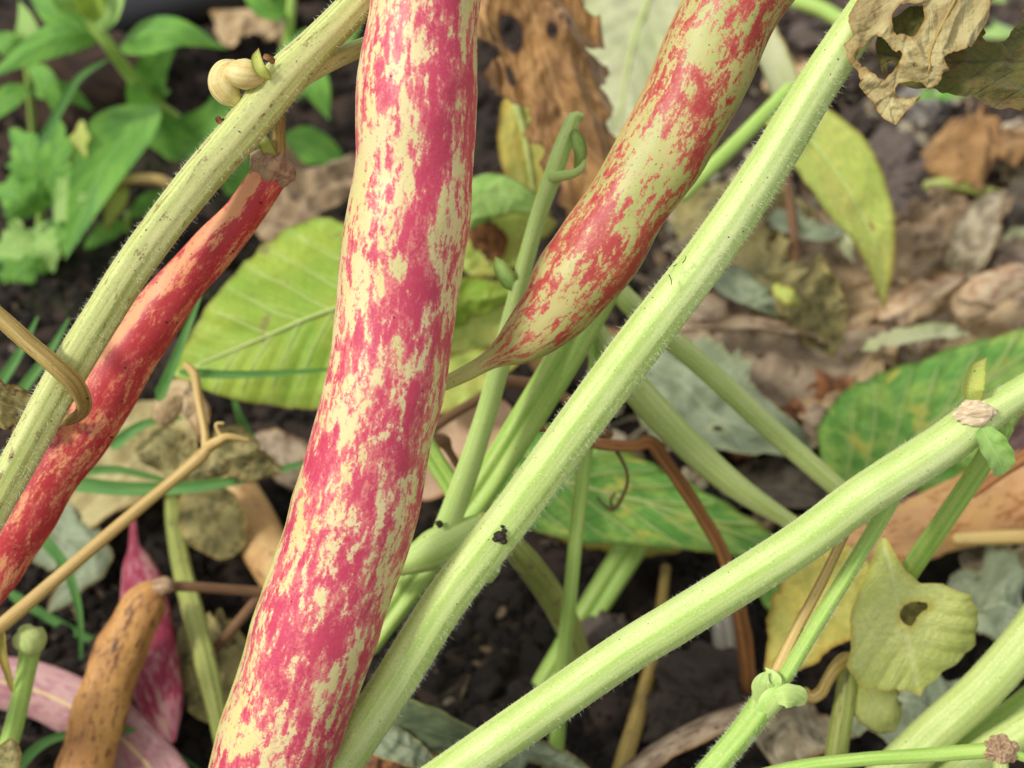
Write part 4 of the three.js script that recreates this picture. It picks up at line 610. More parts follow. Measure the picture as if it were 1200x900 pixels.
{ // folded yellow-green leaf with a hole
  const pts = [D(1035, 630, .190), D(1045, 678, .188), D(1055, 725, .187), D(1065, 770, .1885), D(1076, 818, .192)], lf = lin([0, .04], [.42, .53], [.675, .69], [.8, .6], [.935, .11], [1, 0]), rt = lin([0, .04], [.217, .17], [.31, .3], [.33, .56], [.47, .83], [.7, .94], [.86, .86], [.93, .8], [.955, .08], [1, 0]);
  const t = thing('bean_leaf', 'drooping pale yellow green leaf with a torn hole at the lower right', 'leaf', pts[0]);
  const g = sheet({ pts, hw: 116 * MPP(.189), seed: 25, nx: 80, ny: 90, cup: -0.2, pucker: 0.0006, crumple: 0.0008, crF: 45, rag: 0.03, rim: 0.12, prof: (q, s) => (s > 0 ? lf(q) : rt(q)), holes: [[-.2, .47, .13, .05], [-.08, .5, .1, .07]], edge: [0.88, 0.74, 0.48], edgeW: 0.0014, roll: -0.15 });
  part('leaf_blade', g, leafMat('paleLime'), t);
  part('leaf_blade', sheet({ pts: [D(1035, 690, .199), D(1050, 725, .197), D(1062, 760, .196), D(1075, 800, .197)], hw: 44 * MPP(.197), seed: 29, crumple: 0.0008, crF: 70, prof: 'blunt', roll: 0.2 }), leafMat('olive'), t, 'hidden underside showing through the hole');
  part('leaf_blade', sheet({ pts: [D(1005, 790, .197), D(1022, 815, .195), D(1035, 835, .194), D(1050, 850, .196)], hw: 36 * MPP(.195), seed: 26, cup: -1.0, crumple: 0.0006, crF: 100, prof: 'blunt' }), leafMat('paleLime'), t, 'lower curled lobe');
}
leaf('dead_leaf', 'yellow brown dying leaf behind the fork of the hairy shoot', 'dead leaf', 'yellow', [D(1000, 640, .215), D(970, 690, .214), D(940, 740, .214), D(900, 800, .216)], 52, { seed: 27, crumple: 0.0016, crF: 70, rag: 0.15, roll: 0.3, cup: 0.3 });
leaf('bean_leaf', 'small green patch of leaf showing under the beak of the orange brown pod', 'leaf', 'bean', [D(890, 690, .242), D(925, 692, .24), D(960, 705, .24), D(1000, 720, .243)], 36, { seed: 28, crumple: 0.0008, rag: 0.08 });
leaf('bean_leaf', 'narrow yellowish leaf base above the hanging yellow green leaf at the top right', 'leaf', 'pale', [D(885, 30, .27), D(905, 70, .268), D(920, 110, .268), D(930, 150, .27)], 22, { prof: 'strap', seed: 29, cup: 0.9 });
leaf('bean_leaf', 'long yellow green leaf drooping behind the upper part of the thick diagonal stem', 'leaf', 'yellowGreen', [D(900, 130, .268), D(945, 160, .262), D(990, 215, .26), D(1022, 280, .262), D(1038, 365, .268)], 46, { seed: 30, prof: (t) => PROF.lance(t) * 0.9 + 0.12 * (1 - t), fold: 0.35, crumple: 0.0008, crF: 50, rag: 0.05, midrib: true, ribSize: 0.6, nx: 50, ny: 80 });
{ const P = path([[925, 105, .255, 9], [890, 140, .25, 9], [850, 180, .246, 9], [800, 228, .24, 9]]); solo('petiole_stalk', 'pale green stalk running down left from the drooping leaf behind the curved pod', 'leaf stalk', body(P, { n: 40, seg: 16, vlen: 0.06 }), M.stemGreen, P[0][0]); }
{ const P = gpath([[1085, 218, .012, 6], [1110, 215, .014, 8], [1150, 224, .012, 8], [1200, 240, .01, 8], [1250, 255, .01, 8]]); solo('petiole_stalk', 'short green stalk lying on the soil at the right edge below the holey leaf', 'leaf stalk', body(P, { n: 40, seg: 16, vlen: 0.06 }), M.purple, P[0][0]); }
{ const P = gpath([[930, 0, .02, 9], [965, 12, .02, 9], [1010, 40, .018, 8]]); solo('petiole_stalk', 'blurred green stalk at the top edge left of the thick diagonal stem', 'leaf stalk', body(P, { n: 30, seg: 14, vlen: 0.06 }), M.stemGreen, P[0][0]); }
{ const P = path([[1120, 632, .24, 8], [1165, 630, .24, 9], [1230, 628, .24, 9]]); solo('petiole_stalk', 'yellow stalk under the orange brown pod at the right edge', 'leaf stalk', body(P, { n: 20, seg: 14, vlen: 0.06 }), M.straw, P[0][0]); }
{ const P = path([[1230, 520, .215, 9], [1185, 545, .215, 8], [1140, 580, .216, 4]]); solo('dry_twig', 'reddish brown twig behind the cut scar at the right edge', 'twig', body(P, { n: 20, seg: 14, vlen: 0.06 }), M.dryBrown, P[0][0]); }
leaf('dead_leaf', 'long brown dry strap leaf arching across the bottom right of centre', 'dead leaf', 'pinkBrown', [D(700, 935, .215), D(760, 885, .214), D(825, 850, .214), D(900, 818, .216)], 19, { prof: 'strap', cup: 0.9, seed: 31, crumple: 0.0004, crF: 100, ny: 70, roll: 0.3 });
leaf('dead_leaf', 'wilted grey green leaf with a tan rim at the bottom centre', 'dead leaf', 'deepGreen', [D(395, 845, .206), D(455, 848, .204), D(525, 862, .204), D(600, 880, .206)], 36, { seed: 32, crumple: 0.0012, crF: 80, edge: [1.9, 1.6, 1.1], edgeW: 0.0009, rag: 0.08, fold: -0.3 });
leaf('dead_leaf', 'curled grey green leaf edge in front of the wilted leaf at the bottom centre', 'dead leaf', 'greyGreen', [D(410, 862, .203), D(450, 866, .202), D(490, 885, .202), D(520, 915, .204)], 20, { seed: 33, crumple: 0.0008, crF: 120, edge: [1.2, 1, 0.75], edgeW: 0.0008, roll: -0.5, fold: -0.4 });
leaf('dead_leaf', 'crumpled grey leaf at the bottom edge below the low slanting stem', 'dead leaf', 'greyGreen', [D(500, 910, .205), D(560, 892, .204), D(630, 888, .204), D(700, 905, .206)], 26, { seed: 34, crumple: 0.0022, crF: 110, rag: 0.2, nx: 60, ny: 80 });
leaf('dead_leaf', 'orange brown leaf scrap at the bottom edge beside the large pod', 'dead leaf', 'rust', [D(395, 905, .222), D(430, 880, .22), D(470, 880, .22), D(510, 905, .222)], 32, { seed: 35, crumple: 0.0014, crF: 90, rag: 0.15, prof: 'blunt' });
// litter on the left
leaf('dead_leaf', 'curled tan dead leaf by the forked joint of the straw stalk', 'dead leaf', 'tan', [D(185, 500, .226), D(205, 465, .222), D(228, 480, .22), D(240, 525, .222)], 26, { seed: 41, cup: -1.2, crumple: 0.001, crF: 90, rag: 0.1 });
leaf('dead_leaf', 'grey brown shrivelled leaf right of the forked joint of the straw stalk', 'dead leaf', 'olive', [D(240, 520, .228), D(268, 530, .226), D(300, 545, .226), D(335, 555, .23)], 30, { seed: 42, crumple: 0.002, crF: 90, rag: 0.2 });
leaf('dead_leaf', 'brown shrivelled leaf left of the forked joint of the straw stalk', 'dead leaf', 'olive', [D(160, 500, .24), D(195, 525, .238), D(225, 545, .238), D(260, 560, .24)], 32, { seed: 43, crumple: 0.002, crF: 90, rag: 0.2 });
leaf('dead_leaf', 'dull olive leaf flap hanging under the dark green grass blade', 'dead leaf', 'olive', [D(225, 565, .25), D(240, 595, .249), D(255, 620, .249), D(275, 652, .252)], 40, { seed: 44, prof: 'blunt', crumple: 0.001, crF: 60, rag: 0.06, edge: [1.3, 1.1, 0.9] });
leaf('dead_leaf', 'pale yellowish dead leaf lying under the middle of the slender red pod', 'dead leaf', 'parchment', [G(215, 480, .012), G(170, 520, .014), G(125, 570, .014), G(60, 640, .01)], 62, { up: SKYW, seed: 45, crumple: 0.0014, crF: 50, rag: 0.1 });
leaf('dead_leaf', 'faded green brown leaf on the soil beside the tip of the slender red pod', 'dead leaf', 'greyGreen', [G(30, 600, .01), G(70, 630, .012), G(100, 660, .012), G(60, 720, .01)], 40, { up: SKYW, seed: 46, crumple: 0.0016, crF: 60, rag: 0.2 });
leaf('dead_leaf', 'yellow brown leaf on the soil behind the lower left edge of the large pod', 'dead leaf', 'olive', [G(215, 720, .008), G(235, 760, .014), G(255, 800, .014), G(240, 850, .01)], 44, { up: V(0, .9, .3), seed: 47, crumple: 0.0018, crF: 70, rag: 0.15, prof: 'blunt' });
leaf('dead_leaf', 'dark olive leaf corner poking in at the bottom left corner', 'dead leaf', 'olive', [D(-30, 930, .19), D(-5, 900, .189), D(8, 880, .189), D(12, 865, .19)], 26, { seed: 48, crumple: 0.0006, crF: 120 });
leaf('dead_leaf', 'reddish dead leaf in the shadow beside the large pod at mid left', 'dead leaf', 'pinkBrown', [G(300, 510, .01), G(330, 530, .012), G(350, 555, .012), G(380, 590, .01)], 30, { up: SKYW, seed: 49, crumple: 0.0015, crF: 70, rag: 0.15, prof: 'blunt' });
leaf('dead_leaf', 'crumpled grey brown leaf behind the top of the slender red pod', 'dead leaf', 'umber', [G(300, 270, .02), G(345, 235, .026), G(385, 205, .026), G(440, 180, .02)], 58, { up: SKYW, seed: 50, crumple: 0.0035, crF: 60, rag: 0.15, nx: 60, ny: 70 });
leaf('dead_leaf', 'crumpled light brown leaf at the top between the weed and the large pod', 'dead leaf', 'tan', [G(255, 50, .016), G(285, 25, .02), G(320, 30, .02), G(345, 60, .014)], 34, { up: SKYW, seed: 51, crumple: 0.003, crF: 70, rag: 0.2 });
// litter at the right
leaf('dead_leaf', 'big flat pinkish brown dead leaf across the litter right of the diagonal stem', 'dead leaf', 'pinkBrown', [G(775, 390, .014), G(860, 400, .018), G(940, 415, .018), G(1050, 400, .012)], 84, { up: V(0, .95, .3), seed: 61, nx: 70, ny: 90, crumple: 0.0022, crF: 45, rag: 0.08, edge: [1.25, 1.0, 0.8] });
leaf('dead_leaf', 'olive crumpled dead leaf over dark hollows right of the diagonal stem', 'dead leaf', 'olive', [G(840, 300, .02), G(890, 325, .026), G(950, 345, .026), G(1010, 380, .016)], 62, { up: V(0.1, .9, .3), seed: 62, nx: 70, ny: 80, crumple: 0.004, crF: 55, rag: 0.2, porous: 0.12 });
leaf('dead_leaf', 'yellowish grey leaf litter piece left of the drooping yellow green leaf', 'dead leaf', 'olive', [G(790, 270, .014), G(850, 250, .018), G(900, 240, .018), G(960, 250, .012)], 56, { up: SKYW, seed: 63, crumple: 0.003, crF: 60, rag: 0.2 });
leaf('dead_leaf', 'grey mottled dead leaf under the drooping yellow green leaf', 'dead leaf', 'umber', [G(900, 310, .012), G(960, 290, .018), G(1010, 300, .018), G(1080, 330, .012)], 60, { up: SKYW, seed: 64, crumple: 0.003, crF: 60, rag: 0.2 });
leaf('dead_leaf', 'grey green dead leaf with a small hole behind the two long pale stalks', 'dead leaf', 'greyGreen', [G(740, 420, .02), G(800, 450, .024), G(860, 485, .024), G(960, 520, .016)], 66, { up: V(0.1, .9, .35), seed: 65, nx: 60, ny: 80, crumple: 0.003, crF: 50, rag: 0.15, holes: [[.2, .62, .06, .03]] });
leaf('dead_leaf', 'rusty brown crumbling leaf below the big flat pinkish leaf', 'dead leaf', 'rust', [G(860, 450, .008), G(905, 465, .012), G(950, 480, .012), G(990, 510, .006)], 46, { up: SKYW, seed: 66, crumple: 0.0035, crF: 80, rag: 0.3, porous: 0.15 });
leaf('dead_leaf', 'pale pinkish curled leaf tip at the end of the drooping yellow green leaf', 'dead leaf', 'blush', [G(1030, 372, .02), G(1070, 352, .024), G(1105, 335, .026), G(1130, 315, .024)], 22, { up: SKYW, seed: 67, cup: 1.2, crumple: 0.0012, crF: 90, rag: 0.15 });
leaf('dead_leaf', 'tan and grey dead leaf at the right edge above the green patched leaf', 'dead leaf', 'tan', [G(1080, 400, .01), G(1130, 375, .014), G(1180, 350, .014), G(1250, 320, .01)], 58, { up: SKYW, seed: 68, crumple: 0.003, crF: 55, rag: 0.15, nx: 60, ny: 70 });
leaf('dead_leaf', 'long grey brown dead leaf lying right of the drooping leaf above its curled tip', 'dead leaf', 'umber', [G(1040, 340, .012), G(1090, 295, .018), G(1140, 260, .018), G(1190, 215, .012)], 46, { up: SKYW, seed: 69, crumple: 0.0028, crF: 60, rag: 0.15 });
leaf('dead_leaf', 'brown crinkled dead leaf on the soil below the dark half of the holey leaf', 'dead leaf', 'brown', [G(1085, 200, .014), G(1130, 170, .022), G(1170, 165, .022), G(1230, 190, .014)], 52, { up: SKYW, seed: 70, crumple: 0.004, crF: 65, rag: 0.2, nx: 60, ny: 70 });
leaf('dead_leaf', 'upright scrap of brown leaf rising above the brown crinkled leaf', 'dead leaf', 'brown', [G(1140, 185, .015), G(1150, 160, .022), G(1152, 135, .026)], 22, { seed: 71, crumple: 0.002, crF: 90, rag: 0.2, prof: 'blunt' });
leaf('dead_leaf', 'whitish bleached leaf scrap beside the right edge at mid height', 'dead leaf', 'pale', [G(1165, 290, .01), G(1190, 280, .014), G(1225, 275, .012)], 22, { up: SKYW, seed: 72, crumple: 0.0014, crF: 100, rag: 0.2 });
leaf('dead_leaf', 'grey green mouldy leaf with small holes under the bottom right stems', 'dead leaf', 'greyGreen', [G(1010, 800, .008), G(1060, 820, .012), G(1110, 830, .012), G(1170, 800, .008)], 70, { up: SKYW, seed: 73, crumple: 0.0018, crF: 60, rag: 0.12, holes: [[-.5, .4, .06, .04], [.1, .3, .05, .03], [.45, .5, .1, .05], [-.1, .7, .05, .03], [.3, .75, .04, .03]] });
leaf('dead_leaf', 'grey green rumpled leaf at the right edge beside the drooping leaf with the hole', 'dead leaf', 'greyGreen', [G(1110, 690, .012), G(1160, 700, .018), G(1210, 720, .018), G(1270, 720, .012)], 60, { up: SKYW, seed: 74, crumple: 0.003, crF: 60, rag: 0.15 });
leaf('dead_leaf', 'brownish grey leaf at the right edge under the orange brown pod', 'dead leaf', 'grey', [G(1130, 660, .01), G(1180, 655, .014), G(1240, 640, .01)], 34, { up: SKYW, seed: 75, crumple: 0.003, crF: 70, rag: 0.2 });
leaf('dead_leaf', 'pale grey crushed leaf on the soil right of the forked shoot', 'dead leaf', 'grey', [G(880, 880, .008), G(920, 850, .014), G(960, 840, .014), G(1010, 850, .008)], 52, { up: SKYW, seed: 76, crumple: 0.0035, crF: 60, rag: 0.15 });
leaf('dead_leaf', 'dark brown rotting leaf in the shade below the grey green leaf with a hole', 'dead leaf', 'dark', [G(860, 545, .004), G(900, 560, .008), G(950, 570, .008), G(1000, 590, .004)], 46, { up: SKYW, seed: 77, crumple: 0.0025, crF: 60, rag: 0.2 });
leaf('dead_leaf', 'brown leaf scrap behind the fork of pale stalks below the curved pod', 'dead leaf', 'brown', [G(620, 420, .016), G(665, 405, .02), G(710, 395, .018), G(760, 400, .012)], 44, { up: SKYW, seed: 78, crumple: 0.003, crF: 70, rag: 0.2 });
leaf('dead_leaf', 'brown scrap of leaf at the top beside the pale whitish stone', 'dead leaf', 'tan', [G(900, 105, .008), G(935, 85, .012), G(980, 70, .01)], 34, { up: SKYW, seed: 79, crumple: 0.003, crF: 70, rag: 0.2 });
for (const [label, x, y, k, hw, an] of [
  ['dark scrap of leaf tucked under the lower edge of the curved pod', 800, 330, 'dark', 30, 0.4], ['olive scrap at the right end of the big flat pinkish leaf', 985, 425, 'olive', 26, 1.0], ['pinkish scrap above the green patched leaf', 1060, 430, 'pinkBrown', 30, 2.0], ['rusty scrap left of the green patched leaf tip', 960, 470, 'rust', 26, 2.6],
  ['grey scrap beside the curved pod below its pale stalk', 880, 225, 'grey', 28, 0.9], ['grey scrap at the right edge over the green patched leaf', 1170, 415, 'grey', 30, 0.3], ['tiny whitish scrap beside the drooping leaf', 1008, 290, 'pale', 12, 1.1], ['dark scrap left of the curled pink tip', 1090, 330, 'dark', 26, 0.2], ['dark scrap in the hollow of the olive crumpled leaf', 880, 375, 'dark', 30, 2.2],
  ['dark scrap at the far right under the short green stalk', 1180, 250, 'dark', 26, 0.8], ['dark scrap left of the drooping leaf near its top', 930, 205, 'dark', 26, 2.4], ['dark scrap between the two long pale stalks near their top', 745, 430, 'dark', 24, 1.7], ['tan scrap just right of the curved pod', 815, 262, 'tan', 26, 2.9], ['pinkish scrap left of the pale stalk end', 945, 512, 'pinkBrown', 24, 0.6],
  ['broad pinkish tan dead leaf above the green patched leaf tip', 1100, 385, 'pinkBrown', 62, 0.35], ['pale bleached dead leaf between the big flat pinkish leaf and the green patched leaf', 985, 455, 'tan', 46, 0.5], ['long pale folded leaf under the end of the drooping leaf', 1075, 345, 'tan', 40, 0.7], ['streaked grey tan leaf right of the diagonal stem above the pale stalks', 850, 425, 'grey', 52, 2.9], ['mottled olive leaf at the upper edge of the olive crumpled leaf', 870, 285, 'olive', 50, 0.3],
  ['umber leaf just right of the drooping leaf near its middle', 1090, 275, 'umber', 46, 0.8], ['tan leaf left of the drooping leaf, over the olive litter', 925, 275, 'tan', 34, 2.4], ['pinkish leaf at the right edge below the bleached scrap', 1180, 345, 'pinkBrown', 50, 0.9], ['umber leaf at the right edge above the short green stalk', 1190, 175, 'umber', 34, 0.4], ['grey tan leaf half under the big flat pinkish leaf on its left', 770, 385, 'umber', 40, 1.2], ['pale leaf corner beneath the rusty crumbling leaf', 1000, 500, 'grey', 30, 1.8],
  ['olive grey scrap between diagonal stem and olive crumpled leaf', 815, 310, 'grey', 34, 2.7], ['folded tan scrap right of the olive crumpled leaf', 1010, 365, 'tan', 28, 0.5], ['greenish scrap on top of the olive crumpled leaf', 905, 335, 'greyGreen', 24, 1.4], ['brown scrap above the big flat pinkish leaf', 940, 380, 'brown', 24, 3.0], ['rusty scrap just under the grey green leaf with a hole', 890, 515, 'rust', 24, 0.2], ['pinkish grey scrap above the tan and grey leaf at the right edge', 1150, 330, 'pinkBrown', 30, 0.9], ['dark scrap deep between the drooping leaf and the olive leaf', 970, 255, 'dark', 24, 1.2], ['olive scrap just right of the drooping leaf', 1060, 300, 'olive', 28, 2.3], ['grey scrap right of the brown crinkled leaf', 1185, 205, 'grey', 24, 1.9]]) {
  const a = G(x, y, 0.009), u = V(Math.cos(an), 0, -Math.sin(an)).multiplyScalar(hw * 0.00036);
  leaf('dead_leaf', label, 'dead leaf', k, [a.clone().sub(u), a.clone().add(V(0, rr(0.003, 0.009), 0)), a.clone().add(u).add(V(0, rr(0, 0.006), 0))], hw, { up: V(rr(-.5, .5), 1, rr(-.2, .6)).normalize(), seed: 80 + x % 37, nx: 40, ny: 44, crumple: rr(0.0018, 0.0032), crF: rr(55, 90), rag: 0.3, ragF: 11, cup: rr(-1.3, 1.3), prof: x % 3 ? 'ovate' : 'blunt' });
}
leaf('dead_leaf', 'long rolled edge of a pinkish brown leaf right of the diagonal stem', 'dead leaf', 'pinkBrown', [G(765, 392, .026), G(840, 382, .03), G(910, 388, .03), G(975, 402, .024)], 15, { up: SKYW, prof: 'strap', cup: 1.7, seed: 101, crumple: 0.0012, crF: 70, edge: [1.3, 1.15, 1] });
leaf('dead_leaf', 'olive brown triangular leaf flap hanging point down below the drooping leaf', 'dead leaf', 'olive', [G(935, 330, .042), G(958, 362, .034), G(972, 395, .026), G(978, 420, .02)], 46, { prof: lin([0, .85], [.35, .9], [.6, .6], [1, .05]), seed: 102, crumple: 0.0015, crF: 70, rag: 0.12, edge: [1.3, 1.2, 1] });
leaf('dead_leaf', 'greenish curled dead leaf just left of the olive triangular flap', 'dead leaf', 'greyGreen', [G(835, 318, .03), G(865, 335, .036), G(895, 350, .036), G(925, 372, .028)], 26, { cup: 1.2, seed: 103, crumple: 0.0014, crF: 80, rag: 0.12 });
leaf('dead_leaf', 'tiny yellow green scrap catching light above the dark hollow right of the stem', 'dead leaf', 'yellowGreen', [G(905, 335, .042), G(925, 350, .042), G(940, 358, .038)], 11, { seed: 104, crumple: 0.0006, crF: 120, rag: 0.2 });
leaf('dead_leaf', 'small white bleached scrap touching the left side of the drooping leaf', 'dead leaf', 'pale', [G(985, 262, .022), G(990, 285, .026), G(1000, 308, .022)], 13, { up: SKYW, seed: 105, crumple: 0.0006, crF: 120, rag: 0.2, edge: [1, 1, 1] });
leaf('dead_leaf', 'whitish streaked leaf strip just above the green patched leaf', 'dead leaf', 'pale', [G(1010, 408, .02), G(1050, 398, .026), G(1090, 392, .026), G(1135, 392, .02)], 15, { up: SKYW, prof: 'strap', cup: 0.9, seed: 106, crumple: 0.001, crF: 110, rag: 0.2, edge: [1, 1, 1] });
leaf('dead_leaf', 'reddish tan folded leaf at the right edge above the whitish strip', 'dead leaf', 'blush', [G(1120, 375, .022), G(1150, 345, .032), G(1185, 325, .032), G(1240, 315, .024)], 30, { up: V(0, .9, .4), cup: -1.2, seed: 107, crumple: 0.0012, crF: 80, rag: 0.12 });
leaf('dead_leaf', 'mottled green grey leaf with dark gaps at the left of the drooping leaf', 'dead leaf', 'greyGreen', [G(900, 250, .024), G(930, 262, .03), G(960, 272, .03), G(990, 270, .024)], 26, { up: V(0, .9, .4), cup: 0.8, seed: 108, crumple: 0.0016, crF: 80, rag: 0.3, ragF: 12 });
leaf('dead_leaf', 'long olive grey leaf slanting up right from the curled tip', 'dead leaf', 'grey', [G(1120, 325, .022), G(1140, 290, .028), G(1155, 255, .03), G(1170, 225, .026)], 30, { up: V(-.3, .9, .3), cup: 0.9, seed: 109, crumple: 0.0014, crF: 70, rag: 0.12 });
{ const P = gpath([[922, 205, .03, 4], [926, 240, .032, 5], [930, 275, .03, 5], [932, 305, .026, 4]]); solo('dry_twig', 'short pinkish twig standing in the litter left of the drooping leaf', 'twig', body(P, { n: 24, seg: 10, vlen: 0.06, wob: 0.15 }), M.twig, P[0][0]); }
{ // tiny flakes and fibres of litter
  const list = [], cols = [], flake = sheet({ pts: [V(-1, 0, 0), V(0, 0.15, 0), V(1, 0, 0)], hw: 0.8, up: SKYW, crumple: 0.18, crF: 1.6, nx: 8, ny: 10, rag: 0.3, prof: 'blunt', edgeW: 0.01, edge: [1, 1, 1] });
  const pal = [[0.32, 0.22, 0.12], [0.2, 0.13, 0.07], [0.36, 0.3, 0.2], [0.15, 0.11, 0.07], [0.28, 0.26, 0.18], [0.5, 0.42, 0.3], [0.42, 0.36, 0.24]];
  for (let i = 0; i < 1700; i++) {
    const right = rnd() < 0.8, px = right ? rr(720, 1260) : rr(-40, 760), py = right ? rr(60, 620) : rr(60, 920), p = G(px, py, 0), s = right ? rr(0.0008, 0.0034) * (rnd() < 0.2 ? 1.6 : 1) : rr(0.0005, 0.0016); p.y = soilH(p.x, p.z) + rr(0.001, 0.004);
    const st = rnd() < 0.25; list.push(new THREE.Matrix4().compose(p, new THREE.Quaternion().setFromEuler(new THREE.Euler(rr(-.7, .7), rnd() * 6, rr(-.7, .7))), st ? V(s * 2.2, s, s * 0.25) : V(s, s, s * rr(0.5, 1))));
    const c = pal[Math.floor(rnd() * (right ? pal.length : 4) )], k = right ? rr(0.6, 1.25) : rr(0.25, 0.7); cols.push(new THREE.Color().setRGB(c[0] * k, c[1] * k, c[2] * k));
  }
  flake.deleteAttribute('color');
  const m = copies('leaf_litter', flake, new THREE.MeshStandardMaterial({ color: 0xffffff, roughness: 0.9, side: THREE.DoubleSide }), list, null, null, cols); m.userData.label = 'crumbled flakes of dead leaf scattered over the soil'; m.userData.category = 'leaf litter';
}

// ---------------------------------------------------------------- weeds, grass, pipe and wood
function weed(label, stemPts, leaves, mat = 'weed') {
  const t = thing('weed_plant', label, 'weed', stemPts[stemPts.length - 1][0]);
  part('stalk', body(stemPts, { n: 50, seg: 14, vlen: 0.06 }), M.stemGreen, t);
  for (const [pts, hw, o = {}, k = mat] of leaves) part('leaf', sheet({ pts, hw: hw * MPP(depthOf(pts[0])), nx: 22, ny: 40, prof: 'lance', edge: [0.9, 0.95, 0.85], edgeW: 0.0004, rag: 0.02, pucker: 0.0003, ...o }), leafMat(k, hw * MPP(depthOf(pts[0]))), t);
  return t;
}
const S = (x, y, d) => D(x, y, d);
weed('leafy green weed with long pointed leaves in the top left corner', [[S(85, -30, .300), .0012], [S(100, 15, .305), .0016], [S(125, 50, .31), .0017], [S(150, 85, .32), .0017], [S(175, 115, .33), .0017], [S(215, 145, .345), .0017], [S(250, 170, .36), .0015]], [
  [[S(138, 58, .312), S(165, 40, .305), S(210, 36, .302), S(268, 58, .308)], 24, { up: V(0, .9, .5), fold: -0.35 }],
  [[S(190, 120, .335), S(178, 100, .328), S(185, 75, .322), S(208, 50, .32)], 24, { cup: 0.4 }],
  [[S(176, 118, .33), S(150, 150, .315), S(112, 210, .305), S(76, 305, .305)], 37, { cup: 0.35, fold: 0.1 }],
  [[S(122, 42, .31), S(80, 38, .302), S(40, 55, .297), S(-20, 95, .296)], 24, { up: V(0, .9, .5), fold: -0.3 }],
  [[S(100, 20, .305), S(88, 0, .3), S(75, -25, .298), S(60, -60, .3)], 24, { cup: 0.6 }, 'weedPale'],
  [[S(108, 26, .304), S(104, 5, .298), S(92, -20, .295), S(78, -50, .296)], 18, { cup: 0.8, roll: 0.4 }, 'lime'],
  [[S(115, 35, .306), S(125, 10, .302), S(132, -20, .3), S(128, -60, .302)], 22, { cup: 0.6 }, 'weedPale'],
  [[S(118, 42, .308), S(92, 28, .305), S(62, 14, .304), S(30, -12, .306)], 22, { cup: 0.3 }],
  [[S(178, 160, .34), S(215, 165, .335), S(250, 140, .332), S(272, 75, .335)], 27, { cup: 0.4 }],
  [[S(150, 88, .32), S(180, 145, .33), S(215, 170, .33), S(250, 165, .335)], 24, { cup: 0.4 }],
]);
weed('bright green weed with pointed leaves, between hairy stem and large pod at the top', [[S(345, -40, .325), .0013], [S(340, 20, .33), .0014], [S(335, 70, .34), .0014], [S(325, 160, .355), .0013], [S(320, 230, .37), .0012]], [
  [[S(338, 50, .332), S(355, 75, .328), S(372, 105, .327), S(386, 142, .33)], 22, { cup: 0.4 }],
  [[S(340, 10, .33), S(318, 4, .325), S(300, -8, .324), S(280, -30, .326)], 22, { cup: 0.4 }],
  [[S(340, 40, .335), S(350, 55, .33), S(358, 85, .33), S(345, 120, .334)], 26, { cup: 0.4 }],
  [[S(326, 165, .352), S(350, 168, .348), S(380, 178, .347), S(415, 205, .35)], 24, { up: V(0, .9, .5) }],
  [[S(325, 175, .352), S(300, 185, .348), S(278, 205, .346), S(258, 250, .348)], 24, { cup: 0.3 }],
  [[S(330, 100, .345), S(375, 60, .34), S(405, 30, .34), S(430, -10, .344)], 24, { cup: 0.3 }],
]);
const lob = { prof: (t) => PROF.ovate(t) * (1 - 0.28 * (0.5 + 0.5 * Math.cos(t * 30))), pucker: 0.0006 };
weed('small weed with lobed crinkled leaves at the left edge', [[S(50, 205, .31), .0009], [S(48, 250, .32), .0011], [S(44, 300, .335), .0012], [S(42, 370, .36), .0012]], [
  [[S(60, 245, .312), S(72, 235, .306), S(88, 222, .304), S(104, 212, .306)], 30, lob, 'weedPale'],
  [[S(45, 250, .312), S(30, 240, .306), S(15, 228, .305), S(-10, 222, .308)], 32, lob],
  [[S(50, 230, .31), S(58, 205, .305), S(66, 180, .304), S(70, 140, .308)], 30, lob],
  [[S(45, 235, .31), S(38, 205, .306), S(30, 175, .306), S(12, 150, .31)], 32, lob],
  [[S(48, 270, .318), S(35, 275, .312), S(18, 285, .31), S(-10, 300, .312)], 32, lob, 'weedPale'],
  [[S(48, 270, .318), S(62, 275, .312), S(80, 272, .31), S(105, 260, .312)], 26, lob],
  [[S(46, 290, .325), S(30, 305, .32), S(15, 325, .32), S(5, 350, .323)], 30, lob],
  [[S(46, 262, .316), S(52, 280, .311), S(58, 295, .31), S(62, 320, .313)], 20, lob, 'weedPale'],
  [[S(52, 215, .31), S(80, 185, .306), S(92, 165, .306), S(96, 140, .31)], 20, { ...lob }, 'yellowGreen'],
]);
weed('second small weed with narrow toothed leaves low at the far left', [[S(18, 300, .325), .0008], [S(20, 340, .335), .0009], [S(24, 400, .352), .001]], [
  [[S(18, 305, .325), S(35, 295, .32), S(55, 290, .32), S(80, 285, .322)], 14, lob], [[S(18, 310, .326), S(5, 300, .322), S(-8, 298, .322), S(-25, 300, .324)], 14, lob], [[S(18, 302, .325), S(22, 285, .32), S(20, 268, .32), S(12, 250, .323)], 14, lob, 'weedPale'],
  [[S(20, 330, .332), S(40, 330, .327), S(60, 340, .327), S(78, 352, .329)], 13, lob], [[S(20, 335, .333), S(8, 340, .328), S(-5, 350, .328), S(-22, 356, .33)], 14, lob, 'weedPale'], [[S(22, 360, .34), S(38, 368, .335), S(52, 372, .335), S(70, 370, .337)], 12, lob]]);
